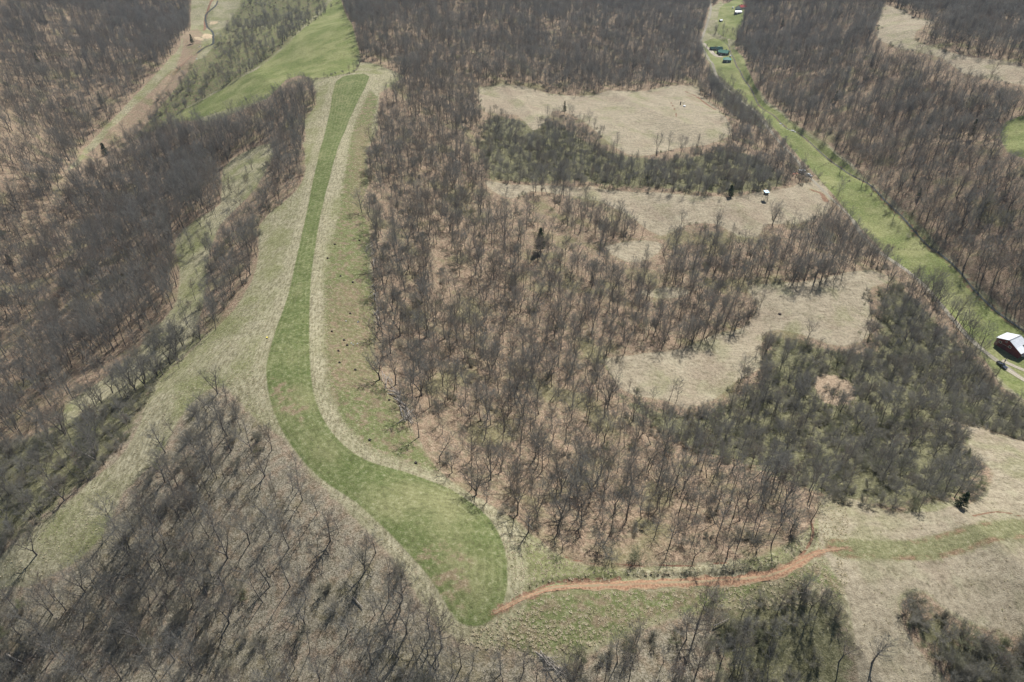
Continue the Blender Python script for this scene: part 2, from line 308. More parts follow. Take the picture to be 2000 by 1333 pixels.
# ------------------------------------------------------------------ ground material
def ground_material():
    m = Mat('ground', .95, .05)
    n_hi = m.noise(2.3, 5, .7); n_mid = m.noise(.32, 4, .6); n_lo = m.noise(.045, 4, .6); n_vhi = m.noise(7., 3, .7)
    n_u0 = m.noise(.13, 5, .6)
    n_st = m.noise(1.1, 4, .65, stretch=((1.0, .28, 1), (0, 0, R(35))))
    n_s2 = m.noise(.5, 4, .6, stretch=((.3, 1., 1), (0, 0, R(-25))))
    def edge(a, amt=.5, sharp=.12):
        v = m.math('ADD', m.attr(a), m.math('MULTIPLY', m.math('SUBTRACT', n_mid, .5), amt))
        v = m.math('ADD', v, m.math('MULTIPLY', m.math('SUBTRACT', n_hi, .5), amt*.5))
        return m.ss(v, .5-sharp, .5+sharp)
    # rough pasture: straw over green
    straw = m.mix(m.ss(n_st, .34, .66), (.215,.19,.115), (.41,.37,.245))
    green = m.mix(m.ss(n_hi, .3, .7), (.15,.16,.062), (.24,.24,.11))
    c = m.mix(m.ss(m.math('ADD', m.math('MULTIPLY', n_lo, .6), m.math('MULTIPLY', n_hi, .5)), .48, .66), straw, green)
    # olive, thin pasture with tussocks and bare litter
    ol = m.mix(m.ss(n_mid, .34, .56), (.22,.165,.105), (.135,.155,.058))
    ol = m.mix(m.ss(n_hi, .52, .66), ol, (.33,.28,.17))
    c = m.mix(edge('olive'), c, ol)
    # dry hay fields
    tan = m.mix(m.ss(n_s2, .3, .7), (.25,.205,.14), (.39,.33,.23))
    tan = m.mix(m.ss(n_st, .35, .72, 0, .7), tan, (.40,.345,.245))
    n_f = m.noise(.018, 5, .65); n_g = m.noise(.09, 4, .7)
    tan = m.mix(m.ss(n_lo, .50, .66, 0, .6), tan, m.mix(n_hi, (.15,.16,.07), (.27,.26,.13)))
    tan = m.mix(m.ss(n_f, .50, .64, 0, .6), tan, m.mix(n_hi, (.22,.165,.115), (.33,.26,.19)))
    tan = m.mix(m.ss(n_g, .54, .68, 0, .5), tan, (.42,.37,.26))
    c = m.mix(edge('straw', .4), c, tan)
    # sown grass
    lush = m.mix(m.ss(n_lo, .38, .66), (.145,.178,.050), (.26,.265,.108))
    lush = m.mix(m.ss(n_hi, .42, .75, 0, .6), lush, (.24,.24,.13))
    c = m.mix(edge('lush', .35), c, lush)
    st = m.mix(m.ss(m.math('ADD', n_lo, m.attr('worn')), .46, .78), (.104,.136,.041), (.222,.222,.100))
    st = m.mix(m.ss(m.math('ADD', m.math('MULTIPLY', n_hi, .6), m.math('MULTIPLY', n_mid, .5)), .45, .72, 0, .55), st, (.25,.25,.118))
    sd0 = m.math('ADD', m.attr('stripdist'), m.math('MULTIPLY', m.math('SUBTRACT', n_mid, .5), .8))
    mow = m.math('MULTIPLY', m.ss(m.math('SINE', m.math('MULTIPLY', sd0, 2.9)), .1, .9, 0, .30), m.ss(n_lo, .35, .6, .3, 1))
    st = m.mix(mow, st, (.27,.27,.135)); c = m.mix(m.ss(sd0, 6.5, 3.5, 0, .6), c, straw); c = m.mix(edge('strip', .17, .09), c, st)
    c = m.mix(edge('gtrack', .9, .2), c, m.mix(m.ss(n_hi, .35, .65), (.15,.16,.07), (.26,.24,.13)))
    # wheel and mower lines running round the sown strip
    sdm = m.attr('stripdist')
    sdw = m.math('ADD', sdm, m.math('MULTIPLY', m.math('SUBTRACT', n_mid, .5), .5))
    wave = m.math('SINE', m.math('MULTIPLY', sdw, 5.2))
    band = m.math('MULTIPLY', m.ss(sdm, .3, .8), m.ss(sdm, 7., 3.0))
    band = m.math('MULTIPLY', band, m.ss(n_hi, .40, .55))
    c = m.mix(m.math('MULTIPLY', band, m.ss(wave, -.2, .9, 0, .38)), c, (.46,.41,.27))
    # reddish worn earth
    pk = m.mix(m.ss(n_hi, .35, .65), (.20,.125,.085), (.33,.235,.165))
    c = m.mix(m.math('MULTIPLY', edge('pink', 1.3, .25), m.ss(n_mid, .45, .62, .0, .7)), c, pk)
    # leaf litter under the trees
    lit = m.mix(m.ss(n_hi, .34, .68), (.150,.105,.070), (.455,.325,.225)); lit = m.mix(m.ss(n_mid, .44, .62, 0, .7), lit, m.mix(n_hi, (.15,.125,.075), (.30,.25,.16)))
    lit = m.mix(m.ss(n_lo, .50, .66, 0, .75), lit, m.mix(n_hi, (.13,.125,.055), (.24,.22,.115)))
    lit = m.mix(m.math('MULTIPLY', m.attr('nearw'), m.ss(n_mid, .36, .56, .35, .9)), lit, m.mix(m.ss(n_hi, .34, .66), (.145,.128,.080), (.41,.36,.275)))
    c = m.mix(edge('litter', .6), c, lit)
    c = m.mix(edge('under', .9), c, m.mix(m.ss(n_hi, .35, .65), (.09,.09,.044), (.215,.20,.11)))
    sand = m.mix(m.ss(n_hi, .3, .7), (.42,.31,.19), (.60,.47,.31))
    c = m.mix(edge('sand', .3), c, sand)
    c = m.mix(edge('scar', .9), c, m.mix(m.ss(n_hi, .35, .65), (.24,.16,.105), (.50,.39,.27)))
    di = m.mix(m.ss(n_hi, .3, .7), (.14,.075,.046), (.31,.185,.12))
    gt = m.attr('gtrack'); gte = m.math('MULTIPLY', m.math('MULTIPLY', m.ss(gt, .45, .62), m.ss(gt, .95, .72)), m.ss(n_u0, .46, .60, 0, .8)); c = m.mix(gte, c, di)
    c = m.mix(edge('dirt', .8), c, di)
    c = m.mix(m.ss(n_vhi, .32, .55, .8, 0), c, m.mix(.6, c, (.04,.035,.02))); c = m.mix(m.ss(n_vhi, .58, .75, 0, .35), c, m.mix(.5, c, (.75,.68,.50)))
    n_t = m.noise(.75, 6, .78); n_u = m.noise(.16, 5, .7)
    c = m.mix(m.ss(n_t, .52, .36, 0, .72), c, m.mix(.62, c, (.045,.04,.022))); c = m.mix(m.ss(n_t, .52, .66, 0, .5), c, m.mix(.4, c, (.70,.62,.44)))
    c = m.mix(m.ss(n_u, .50, .36, 0, .35), c, m.mix(.55, c, (.06,.06,.025)))
    hgt = m.math('ADD', m.math('MULTIPLY', n_hi, .7), m.math('MULTIPLY', n_vhi, .3))
    return m.out(c, hgt, .9, .45)
MG = ground_material()

# ------------------------------------------------------------------ ground sheet
def soft(x, y, polys, w_, margin=10):
    out = np.zeros(x.shape)
    for P in polys:
        s_ = sdf(x, y, P, margin); out = np.maximum(out, np.clip(.5+s_/(2*w_), 0, 1))
    return out
def build_ground():
    ys = [-5200,-3600,-2400,-1500,-900,-500,-250,-120,-60,-25,0,15,28]
    y_ = 36.
    while y_ < 1750: ys.append(y_); y_ += max(.42, .0058*y_)
    while y_ < 6000: ys.append(y_); y_ *= 1.06
    ys = np.array(ys); n_c = 820
    s = np.linspace(-1, 1, n_c); tail = np.array([1.06,1.15,1.3,1.6,2.2,3.2,5,8,13.,20.,32.])
    sx = np.concatenate([-tail[::-1], s, tail])
    W = 100+.80*np.clip(ys, 0, 1700)
    X = sx[None,:]*W[:,None]; X = np.clip(X, -5500, 5500)
    # keep clipped columns distinct
    X += np.linspace(-1, 1, X.shape[1])[None,:]*(np.abs(X) >= 5499)*200
    Y = np.repeat(ys[:,None], X.shape[1], 1)
    x = X.ravel(); y = Y.ravel(); z = hz(x, y)
    V = np.stack([x, y, z], 1).astype(np.float32); nr, nc = X.shape
    idx = np.arange(nr*nc).reshape(nr, nc)
    q = np.stack([idx[:-1,:-1], idx[:-1,1:], idx[1:,1:], idx[1:,:-1]], -1).reshape(-1, 4).astype(np.int32)
    me = bpy.data.meshes.new('ground'); me.vertices.add(len(V)); me.vertices.foreach_set('co', V.ravel())
    me.loops.add(q.size); me.loops.foreach_set('vertex_index', q.ravel())
    me.polygons.add(len(q)); me.polygons.foreach_set('loop_start', np.arange(0, q.size, 4, dtype=np.int32))
    me.polygons.foreach_set('use_smooth', np.ones(len(q), bool)); me.materials.append(MG); me.update()
    def put(nm, v):
        a = me.attributes.new(nm, 'FLOAT', 'POINT'); a.data.foreach_set('value', v.astype(np.float32))
    far = (y > 1500)|(np.abs(x) > 100+.85*np.clip(y,0,1700))|(y < 30)
    clear = soft(x, y, list(CLEAR.values()), 2.5)
    lit = np.minimum(soft(x, y, list(WOODS.values())+[PINK[5]], 3.), 1-clear)
    lit = np.where(far, (fbm(x/200, y/200, 2, 5) > -.2)*1., lit)
    put('litter', lit); put('straw', soft(x, y, STRAW, 2.5)); put('lush', soft(x, y, LUSH, 2.5)); put('olive', soft(x, y, OLIVE, 6, 14))
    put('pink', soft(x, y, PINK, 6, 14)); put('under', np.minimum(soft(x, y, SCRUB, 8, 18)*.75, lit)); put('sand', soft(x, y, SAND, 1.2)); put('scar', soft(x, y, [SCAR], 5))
    s_ = sdf(x, y, STRIP, 14); put('strip', np.clip(.5+s_/4., 0, 1)); put('stripdist', np.clip(-s_, -10, 14))
    dd = np.zeros(x.shape)
    for P, wd in DIRT: dd = np.maximum(dd, np.clip(1-polydist(x, y, P, 8)/(2*wd), 0, 1))
    for P in (creek_r, creek_l[:34]): dd = np.maximum(dd, .48*np.clip(1.5-polydist(x, y, P, 8)/3., 0, 1))
    put('dirt', dd)
    worn = .15*np.clip(soft(x, y, [STRIP], 8, 14)-.5, 0, .5)*2*np.clip((420-y)/300, 0, 1)
    put('worn', worn); put('nearw', soft(x, y, [WOODS['near'], WOODS['hedge_low']], 4)); put('gtrack', np.clip(1.25-polydist(x, y, TRACK2, 9)/(2*2.4*1.0), 0, 1))
    dd2 = np.clip(.95-polydist(x, y, TRACK, 8)/4.6, 0, 1)*.62
    at = me.attributes['dirt']; at.data.foreach_set('value', np.maximum(dd, dd2).astype(np.float32))
    return tag(obj('ground', me), kind='structure')
build_ground()

# ------------------------------------------------------------------ track, road, streams
def ribbon(name, P, half, mat, lift, rag=.25, sub=1.6):
    P = np.asarray(P); d = np.r_[0, np.cumsum(np.hypot(*np.diff(P, axis=0).T))]
    nn = max(4, int(d[-1]/sub)); t = np.linspace(0, d[-1], nn)
    x = np.interp(t, d, P[:,0]); y = np.interp(t, d, P[:,1])
    k = 3; x = np.convolve(np.pad(x, k, 'edge'), np.ones(2*k+1)/(2*k+1), 'valid'); y = np.convolve(np.pad(y, k, 'edge'), np.ones(2*k+1)/(2*k+1), 'valid')
    tx = np.gradient(x); ty = np.gradient(y); L = np.hypot(tx, ty)+1e-9; nx, ny = -ty/L, tx/L
    hw = half if np.ndim(half) else np.full(nn, half)
    if np.ndim(half): hw = np.interp(np.linspace(0, 1, nn), np.linspace(0, 1, len(half)), half)
    cols = np.linspace(-1, 1, 9); V = []; U = []
    for c in cols:
        j = 1+rag*fbm(t/3., np.full(nn, c*3), 2, 31)
        xx = x+nx*hw*c*j; yy = y+ny*hw*c*j
        z = hz(xx, yy)+lift
        V.append(np.stack([xx, yy, z], 1)); U.append(np.full(nn, c))
    V = np.concatenate(V); U = np.concatenate(U); Fq = []
    for a in range(len(cols)-1):
        for i in range(nn-1): Fq.append((a*nn+i, a*nn+i+1, (a+1)*nn+i+1, (a+1)*nn+i))
    if True: Fq = [f[::-1] for f in Fq]
    me = mesh_np(name, V, Fq, [mat], None, True)
    at = me.attributes.new('across', 'FLOAT', 'POINT'); at.data.foreach_set('value', U.astype(np.float32))
    if me.polygons[0].normal.z < 0: me.flip_normals()
    return tag(obj(name, me), kind='structure')
def soil_mat(name, dk, lt, mid, ruts=.5):
    m = Mat(name, .95, .05); a = m.math('ABSOLUTE', m.attr('across')); n1 = m.noise(1.6, 5, .65); n2 = m.noise(.4, 3)
    c = m.mix(m.ss(n1, .32, .68), dk, lt)
    v = m.math('ADD', a, m.math('MULTIPLY', m.math('SUBTRACT', n1, .5), .9))
    rut = m.math('MULTIPLY', m.ss(v, .18, .32), m.ss(v, .95, .75))
    keep = m.math('ADD', m.math('MULTIPLY', rut, 1.), m.ss(n2, .45, .6, 0, 1-ruts))
    c = m.mix(m.math('MINIMUM', keep, 1.), mid, c)
    return m.out(c, n1, .8, .25)
tw = [.4,.6,.9,1.2,1.4,1.5,1.6,1.5,1.6,1.7,1.8,1.6,1.2,.7,.2]
ribbon('dirt_track', TRACK, tw, soil_mat('track_soil', (.165,.092,.056), (.38,.235,.145), (.26,.205,.125), .45), .05, .6, .9)
ribbon('gravel_road', ROAD, 1.5, soil_mat('road_gravel', (.20,.17,.14), (.34,.30,.25), (.23,.22,.14), .75), .10, .25, 1.5)
wm = Mat('water', .6, .12); wm.b.inputs['Base Color'].default_value = (.05,.055,.045,1); wb = wm.noise(1.5, 3); wm.out((.055,.06,.05), wb, .25, .1)
def stream(P, half=.4):
    o = ribbon('creek', P, half, wm.m, .35, .8, 2.0); return o
stream(creek_r); stream(creek_l[:30], 1.1)
drive_m = soil_mat('drive_gravel', (.30,.25,.20), (.46,.41,.34), (.30,.27,.19), .8)
for pts, wd in (([(1374,84),(1380,92),(1388,99),(1398,109),(1412,112)], 2.6),
                ([(1952,702),(1972,712),(1995,722),(2030,735)], 1.3), ([(1958,716),(1975,728),(1992,738),(2030,760)], 1.6)):
    ribbon('gravel_drive', line(pts, 5), wd, drive_m, .13, .3, 1.2)

# ------------------------------------------------------------------ plant builder
class G:
    def __init__(s): s.V = []; s.F = []; s.M = []
    def tube(s, pts, rad, sides=5, mi=0):
        base = len(s.V); n_ = len(pts)
        for i, p in enumerate(pts):
            d = (pts[min(i+1, n_-1)]-pts[max(i-1, 0)]).normalized()
            a = d.orthogonal().normalized(); b = d.cross(a)
            if i and a.dot(pa) < 0: a = -a; b = -b
            if i:
                a = (pa - d*pa.dot(d)).normalized(); b = d.cross(a)
            pa = a
            for k in range(sides):
                t = 2*math.pi*k/sides; s.V.append(p+(a*math.cos(t)+b*math.sin(t))*rad[i])
        for i in range(n_-1):
            for k in range(sides):
                k2 = (k+1) % sides
                s.F.append((base+i*sides+k, base+i*sides+k2, base+(i+1)*sides+k2, base+(i+1)*sides+k)); s.M.append(mi)
    def strip(s, pts, w0, w1, r, mi=0):
        b = len(s.V); n_ = len(pts); side = (pts[-1]-pts[0]).cross(Vector((r.gauss(0,1), r.gauss(0,1), r.gauss(0,1)))).normalized()
        for i, p in enumerate(pts):
            w_ = (w0+(w1-w0)*i/(n_-1))/2; s.V.append(p-side*w_); s.V.append(p+side*w_)
        for i in range(n_-1): s.F.append((b+2*i, b+2*i+1, b+2*i+3, b+2*i+2)); s.M.append(mi)
    def tri(s, p, d, wd, r, mi=0):
        b = len(s.V); side = d.cross(Vector((r.gauss(0,1), r.gauss(0,1), r.gauss(0,1))))
        side = side.normalized()*wd/2
        s.V += [p-side, p+side, p+d]; s.F.append((b, b+1, b+2)); s.M.append(mi)
    def quad(s, p, sz, r, mi=0):
        a = Vector((r.gauss(0,1), r.gauss(0,1), r.gauss(0,1))).normalized(); c = a.orthogonal().normalized()
        b = len(s.V); s.V += [p-a*sz*.6, p+c*sz*.35, p+a*sz*.6, p-c*sz*.35]; s.F.append((b, b+1, b+2, b+3)); s.M.append(mi)
def bark_mat():
    m = Mat('bark', .9, .1); oi = m.n('ShaderNodeObjectInfo').outputs['Random']; n1 = m.noise(1.5, 3)
    c = m.mix(oi, (.075,.064,.054), (.170,.152,.134)); c = m.mix(m.ss(n1, .35, .65, 0, .5), c, (.24,.225,.205))
    return m.out(c)
def twig_mat(name, a, b, c_=None):
    m = Mat(name, .95, .03); oi = m.n('ShaderNodeObjectInfo').outputs['Random']
    c = m.mix(oi, a, b)
    if c_: c = m.mix(m.ss(m.math('FRACT', m.math('MULTIPLY', oi, 7.31)), .72, .95), c, c_)
    m.out(c); tr = m.n('ShaderNodeBsdfTranslucent'); m.l(c, tr.inputs[0]); mx = m.n('ShaderNodeMixShader'); mx.inputs[0].default_value = .42
    m.l(m.b.outputs[0], mx.inputs[1]); m.l(tr.outputs[0], mx.inputs[2]); m.l(mx.outputs[0], m.N['Material Output'].inputs[0])
    return m.m
M_BARK = bark_mat()
M_TWIG = twig_mat('twigs', (.150,.144,.124), (.262,.252,.222), (.195,.160,.125))
M_SCRUB = twig_mat('scrub_twigs', (.25,.235,.185), (.33,.31,.27), (.27,.27,.17))
M_LEAF = twig_mat('young_leaves', (.215,.205,.135), (.27,.25,.18), (.19,.20,.105))
M_BUD = twig_mat('red_buds', (.26,.12,.09), (.30,.17,.11))
M_NEEDLE = twig_mat('needles', (.040,.062,.028), (.060,.088,.040))
M_PALE = simple('dead_wood', (.42,.37,.31), .9, .3, 1.5, .1)
def deciduous(seed, h=17, first=.38, ang=38, reach=.30, nl=17, forks=1, lean=.04, leaf=0, leafm=None, tw=1.0, r0=.21):
    """bare hardwood: tapering stem that forks, rising limbs, branches, twig sprays"""
    r = random.Random(seed); T = G(); Cn = G()
    def path(p, d, L, n_, curl, up):
        pts = [p.copy()]; d = d.normalized()
        for _ in range(n_):
            d = (d+Vector((r.gauss(0,curl), r.gauss(0,curl), r.gauss(0,curl)+up))).normalized(); p = p+d*(L/n_); pts.append(p.copy())
        return pts
    def at(pts, t):
        f = t*(len(pts)-1); i = min(int(f), len(pts)-2); return pts[i].lerp(pts[i+1], f-i), (pts[i+1]-pts[i]).normalized()
    stems = []
    if forks == 1: stems.append((path(Vector((0,0,-.5)), Vector((r.gauss(0,lean), r.gauss(0,lean), 1)), h*.96+.5, 9, .03, .04), r0, first))
    else:
        fh = h*r.uniform(.12,.3); low = path(Vector((0,0,-.5)), Vector((r.gauss(0,lean), r.gauss(0,lean), 1)), fh+.5, 3, .02, .03)
        T.tube(low, [r0*1.5, r0*1.2, r0*1.1, r0*1.05], 7)
        a0 = r.uniform(0, 6.28)
        for k in range(forks):
            a = a0+k*6.28/forks+r.gauss(0,.25); sl_ = r.uniform(.28,.5)
            stems.append((path(low[-1], Vector((math.cos(a)*sl_, math.sin(a)*sl_, 1)), (h-fh)*r.uniform(.85,1), 8, .035, .06), r0*.8, .22))
    for pts, rr, f0 in stems:
        n_ = len(pts); T.tube(pts, [rr*(1.25 if i == 0 and forks == 1 else 1)*(1-.92*(i/(n_-1))**.9) for i in range(n_)], 6)
        m_ = max(6, nl//max(1, forks)+(2 if forks > 1 else 0)); a = r.uniform(0, 6.28)
        for k in range(m_):
            t = f0+(1-f0)*((k+r.random()*.8)/m_)*.97; a += 2.4+r.gauss(0,.35)
            p, d = at(pts, t); sh = (1-t)/(1-f0); al = R(ang*(.62+.55*sh)+r.gauss(0,6))
            L = h*reach*(.28+.72*math.sin(min(1, .25+sh*.95)*math.pi/1.65))*r.uniform(.7,1.15)
            d2 = Vector((math.cos(a)*math.sin(al), math.sin(a)*math.sin(al), math.cos(al)))
            lp = path(p, d2, L, 5, .10, .08); rl = rr*(.42*(1-t)+.10)+.012
            T.tube(lp, [rl*(1-.85*i/5) for i in range(6)], 4)
            nb = int(7*r.uniform(.8,1.2))
            for q in range(nb+1):
                tt = 1. if q == nb else r.uniform(.22,.97); p2, dd = at(lp, min(tt, .999)); bl = L*.42*(1.15-tt*.55)*r.uniform(.6,1.2)+.5
                d3 = (dd+Vector((r.gauss(0,.55), r.gauss(0,.55), r.gauss(.15,.4)))).normalized()
                bp = path(p2, d3, bl, 3, .12, .10); Cn.strip(bp, .055, .025, r)
                for _ in range(int(r.uniform(7, 11)*tw)):
                    u = r.uniform(.15, 1); p3, d4 = at(bp, min(u, .999))
                    d5 = (d4+Vector((r.gauss(0,.55), r.gauss(0,.55), r.gauss(.15,.45)))).normalized()*r.uniform(.5,1.35)
                    Cn.tri(p3, d5, r.uniform(.024,.042), r)
                    if leaf and r.random() < leaf: Cn.quad(p3+d5*r.random(), r.uniform(.12,.24), r, 1)
    return T, Cn, [M_BARK], [M_TWIG, leafm or M_LEAF]
def shrub(seed, h=3.6, wd=1.0, leaf=.5, dense=1.0):
    r = random.Random(seed); T = G(); Cn = G()
    for k in range(int(12*dense)):
        a = r.uniform(0,6.28); q = r.uniform(.05,1)**.6*wd; L = h*r.uniform(.7,1.05)*(1-.25*q)
        p = Vector((math.cos(a)*.25*h*.3, math.sin(a)*.25*h*.3, -.3)); d = Vector((math.cos(a)*q, math.sin(a)*q, 1.)).normalized()
        pts = [p]; 
        for i in range(4):
            d = (d+Vector((r.gauss(0,.12), r.gauss(0,.12), .02))).normalized(); p = p+d*(L+.3)/4; pts.append(p)
        T.tube(pts, [.04,.03,.02,.015,.01], 3, 1)
        for j in range(16):
            u = r.uniform(.25,.999); f = u*4; i = min(int(f), 3); pp = pts[i].lerp(pts[i+1], f-i)
            d3 = ((pts[i+1]-pts[i]).normalized()+Vector((r.gauss(0,.7), r.gauss(0,.7), r.gauss(0,.4)))).normalized(); bl = r.uniform(.5,1.2)*h/4
            e = pp+d3*bl; Cn.strip([pp, e], .03, .015, r)
            for _ in range(9):
                s_ = pp.lerp(e, r.random()); d4 = (d3+Vector((r.gauss(0,.7), r.gauss(0,.7), r.gauss(0,.6)))).normalized()*r.uniform(.25,.7)
                Cn.tri(s_, d4, r.uniform(.02,.035), r)
                if r.random() < leaf: Cn.quad(s_+d4, r.uniform(.09,.19), r, 1)
    return T, Cn, [M_BARK, M_SCRUB], [M_SCRUB, M_LEAF]
def conifer(seed, h=9, wd=.28, first=.06):
    r = random.Random(seed); T = G(); Cn = G(); T.tube([Vector((0,0,-.4)), Vector((0,0,h*.5)), Vector((0,0,h))], [.16,.1,.02], 6)
    for k in range(230):
        t = first+(1-first)*r.random()**1.15; a = r.uniform(0, 6.28); L = (1-t)*h*wd*r.uniform(.6,1.1)+.25
        p = Vector((0,0,t*h)); d = Vector((math.cos(a), math.sin(a), r.uniform(-.05,.45))).normalized(); e = p+d*L
        Cn.strip([p, e], .05, .02, r)
        for _ in range(18):
            u = r.uniform(.25,1); s_ = p.lerp(e, u); dd = (d+Vector((r.gauss(0,.6), r.gauss(0,.6), r.gauss(0,.45)))).normalized()*r.uniform(.25,.55)
            Cn.tri(s_, dd, .13, r, 0)
    return T, Cn, [M_BARK], [M_NEEDLE]
SPEC = {
 'bare': [deciduous(11,15,.32,50,.34,20), deciduous(12,14,.25,54,.38,21), deciduous(13,17,.40,44,.30,19), deciduous(14,13,.24,54,.40,22),
          deciduous(15,15,.3,48,.36,20,forks=2), deciduous(16,12,.3,50,.36,17,lean=.16), deciduous(17,14,.3,50,.38,22,forks=3), deciduous(18,10,.25,52,.38,15,lean=.22,r0=.13),
          deciduous(19,18,.44,42,.27,17), deciduous(20,12,.25,52,.38,17,forks=2,lean=.18,r0=.16), deciduous(21,9,.15,56,.42,14,forks=2,lean=.15,r0=.11), deciduous(22,16,.5,46,.30,14,tw=.5), deciduous(23,13,.3,50,.34,15,lean=.2,tw=.45)],
 'wide': [deciduous(31,15,.24,50,.36,22,forks=3,r0=.30,tw=1.2), deciduous(32,14,.22,54,.40,24,r0=.30,tw=1.2), deciduous(33,13,.2,50,.38,22,forks=2,r0=.28,tw=1.2)],
 'budding': [deciduous(41,13,.25,42,.28,16,leaf=.38,r0=.16), deciduous(42,11,.2,46,.32,17,forks=2,leaf=.5,r0=.15), deciduous(43,15,.35,38,.26,16,leaf=.3,leafm=M_BUD)],
 'shrub': [shrub(51,3.6,1.0,.45), shrub(52,4.6,.8,.30,1.1), shrub(53,2.8,1.2,.55), shrub(54,5.2,.75,.35,1.2), shrub(55,3.4,1.1,.15)],
 'evergreen': [conifer(61,9,.27), conifer(62,7,.34,.04), conifer(63,12,.24,.18)],
}
KINDS = {}; proto_col = bpy.data.collections.new('plant_variants'); order = []
for kind, L_ in SPEC.items():
    for i, (T, Cn, mt, mc) in enumerate(L_):
        tm = mesh_np(kind+'_trunk', T.V, T.F, mt, T.M, True); cm = mesh_np(kind+'_crown', Cn.V, Cn.F, mc, Cn.M)
        nb = len(T.V); V = T.V+Cn.V; Fq = T.F+[tuple(q+nb for q in f) for f in Cn.F]; mi = list(T.M)+[q+len(mt) for q in Cn.M]
        jm = mesh_np(kind+'_whole', V, Fq, mt+mc, mi)
        po = bpy.data.objects.new('variant_%03d' % len(order), jm); proto_col.objects.link(po)
        hh = max(v.z for v in T.V)
        KINDS.setdefault(kind, []).append((tm, cm, len(order), hh)); order.append(po)

# ------------------------------------------------------------------ where the plants stand
def in_any(x, y, polys):
    o = np.zeros(x.shape, bool)
    for P in polys: o |= inside(x, y, P)
    return o
CL = list(CLEAR.values())
plants = []   # x, y, kind index, variant, scale, rot, wood
kn = ['bare','wide','budding','shrub','evergreen']
def scatter(step, seed, P_, keep, kindp, hs, wood):
    r_ = np.random.default_rng(seed); P_ = np.asarray(P_)
    x0, y0 = P_.min(0); x1, y1 = P_.max(0)
    x0, x1 = max(x0, -1300), min(x1, 1300); y0, y1 = max(y0, 40), min(y1, 1650)
    gx, gy = np.meshgrid(np.arange(x0, x1, step), np.arange(y0, y1, step)); gx = gx.ravel(); gy = gy.ravel()
    gx = gx+r_.uniform(-.55,.55,gx.shape)*step; gy = gy+r_.uniform(-.55,.55,gy.shape)*step
    m_ = inside(gx, gy, P_) & (np.abs(gx) < 120+.9*gy) ; gx = gx[m_]; gy = gy[m_]
    # gaps
    m_ = (r_.random(gx.shape) < keep*(1+.8*fbm(gx/26, gy/26, 2, seed))); gx = gx[m_]; gy = gy[m_]
    m_ = ~in_any(gx, gy, CL); gx = gx[m_]; gy = gy[m_]
    z = hz(gx, gy); return gx, gy, z, r_
def add(wood, P_, step, keep, probs, hs, seed, scrubmix=None, sparse=True):
    x, y, z, r_ = scatter(step, seed, P_, keep, probs, hs, wood)
    px, py, d = project(x, y, z); m_ = (d > 10)&(px > -260)&(px < 2260)&(py > -160)&(py < 1620); x, y, z = x[m_], y[m_], z[m_]
    sc = in_any(x, y, SCRUB); spz = in_any(x, y, SPARSE) & (r_.random(x.shape) < .5)
    p = np.where(sc[:,None], np.array(scrubmix or probs)[None], np.array(probs)[None]); cum = np.cumsum(p, 1)
    k = (r_.random(len(x))[:,None]*cum[:,-1:] > cum).sum(1)
    s = (.55+.62*r_.random(len(x))**.7)*(1+.16*fbm(x/22, y/22, 2, seed+3))*hs; s = np.where(sc & (k < 3), s*.82, s); s = np.where(k == 3, r_.uniform(.75,1.25,len(x)), s); s = np.where(k == 4, r_.uniform(.6,1.2,len(x)), s)
    hh = np.array([14,14,13,4,9])[k]*s
    bx, by, _ = project(x, y, z+.74*hh)   # a crown must not hide open ground that lies in full view
    bad = in_any(bx, by, [SEEN[id(P)] for P in CL]) | ~in_any(bx, by, [SEEN[id(P)] for P in WOODS.values()]+[SEEN[id(P_)]])
    tx_, ty_, _ = project(x, y, z+.97*hh); hx_, hy_, _ = project(x, y, z+.45*hh); cs_ = [SEEN[id(CLEAR['hill_field'])], SEEN[id(CLEAR['field_c'])], SEEN[id(CLEAR['field_a'])]]
    bad |= in_any(tx_, ty_, cs_) | in_any(hx_, hy_, cs_)
    ok = (~bad | (r_.random(len(x)) < .06)) & ~spz
    for P, wd in ((TRACK, 3.5), (TRACK2, 4.), (ROAD, 3.2), (creek_r, 2.5), (creek_l, 2.5)): ok &= polydist(x, y, P, 10) > wd
    ok &= sdf(x, y, STRIP, 12) < -4
    ok &= ~(inside(x, y, SCAR) & (r_.random(len(x)) < .8))
    for i in np.nonzero(ok)[0]:
        kd = kn[k[i]]; v = int(r_.integers(len(KINDS[kd]))); plants.append((x[i], y[i], z[i], kd, v, s[i], r_.uniform(0, 6.28), wood))
SM = [.56,.06,.07,.31,.0]
add('far_left', WOODS['far_left'], 5.2, .92, [.93,.01,.03,.0,.006], 1.0, 101)
add('left', WOODS['left'], 4.8, .95, [.88,.02,.04,.05,.002], 1.0, 102, [.50,.06,.10,.34,0])
add('hedge', WOODS['hedge'], 4.4, 1., [.72,.10,.03,.15,0], .72, 103)
add('hedge_low', WOODS['hedge_low'], 4.6, .75, [.52,.10,.06,.32,0], .95, 104, [.50,.09,.07,.34,0])
add('near', WOODS['near'], 3.9, .80, [.70,.05,.06,.19,.0], .80, 105, SM)
add('centre', WOODS['centre'], 4.6, .84, [.80,.04,.05,.11,.0], .88, 106, SM)
add('right_hill', WOODS['right_hill'], 4.9, .96, [.90,.01,.04,.04,.006], .98, 107)
add('corner', WOODS['corner'], 3.6, .9, [.25,.03,.12,.6,0], .6, 108)
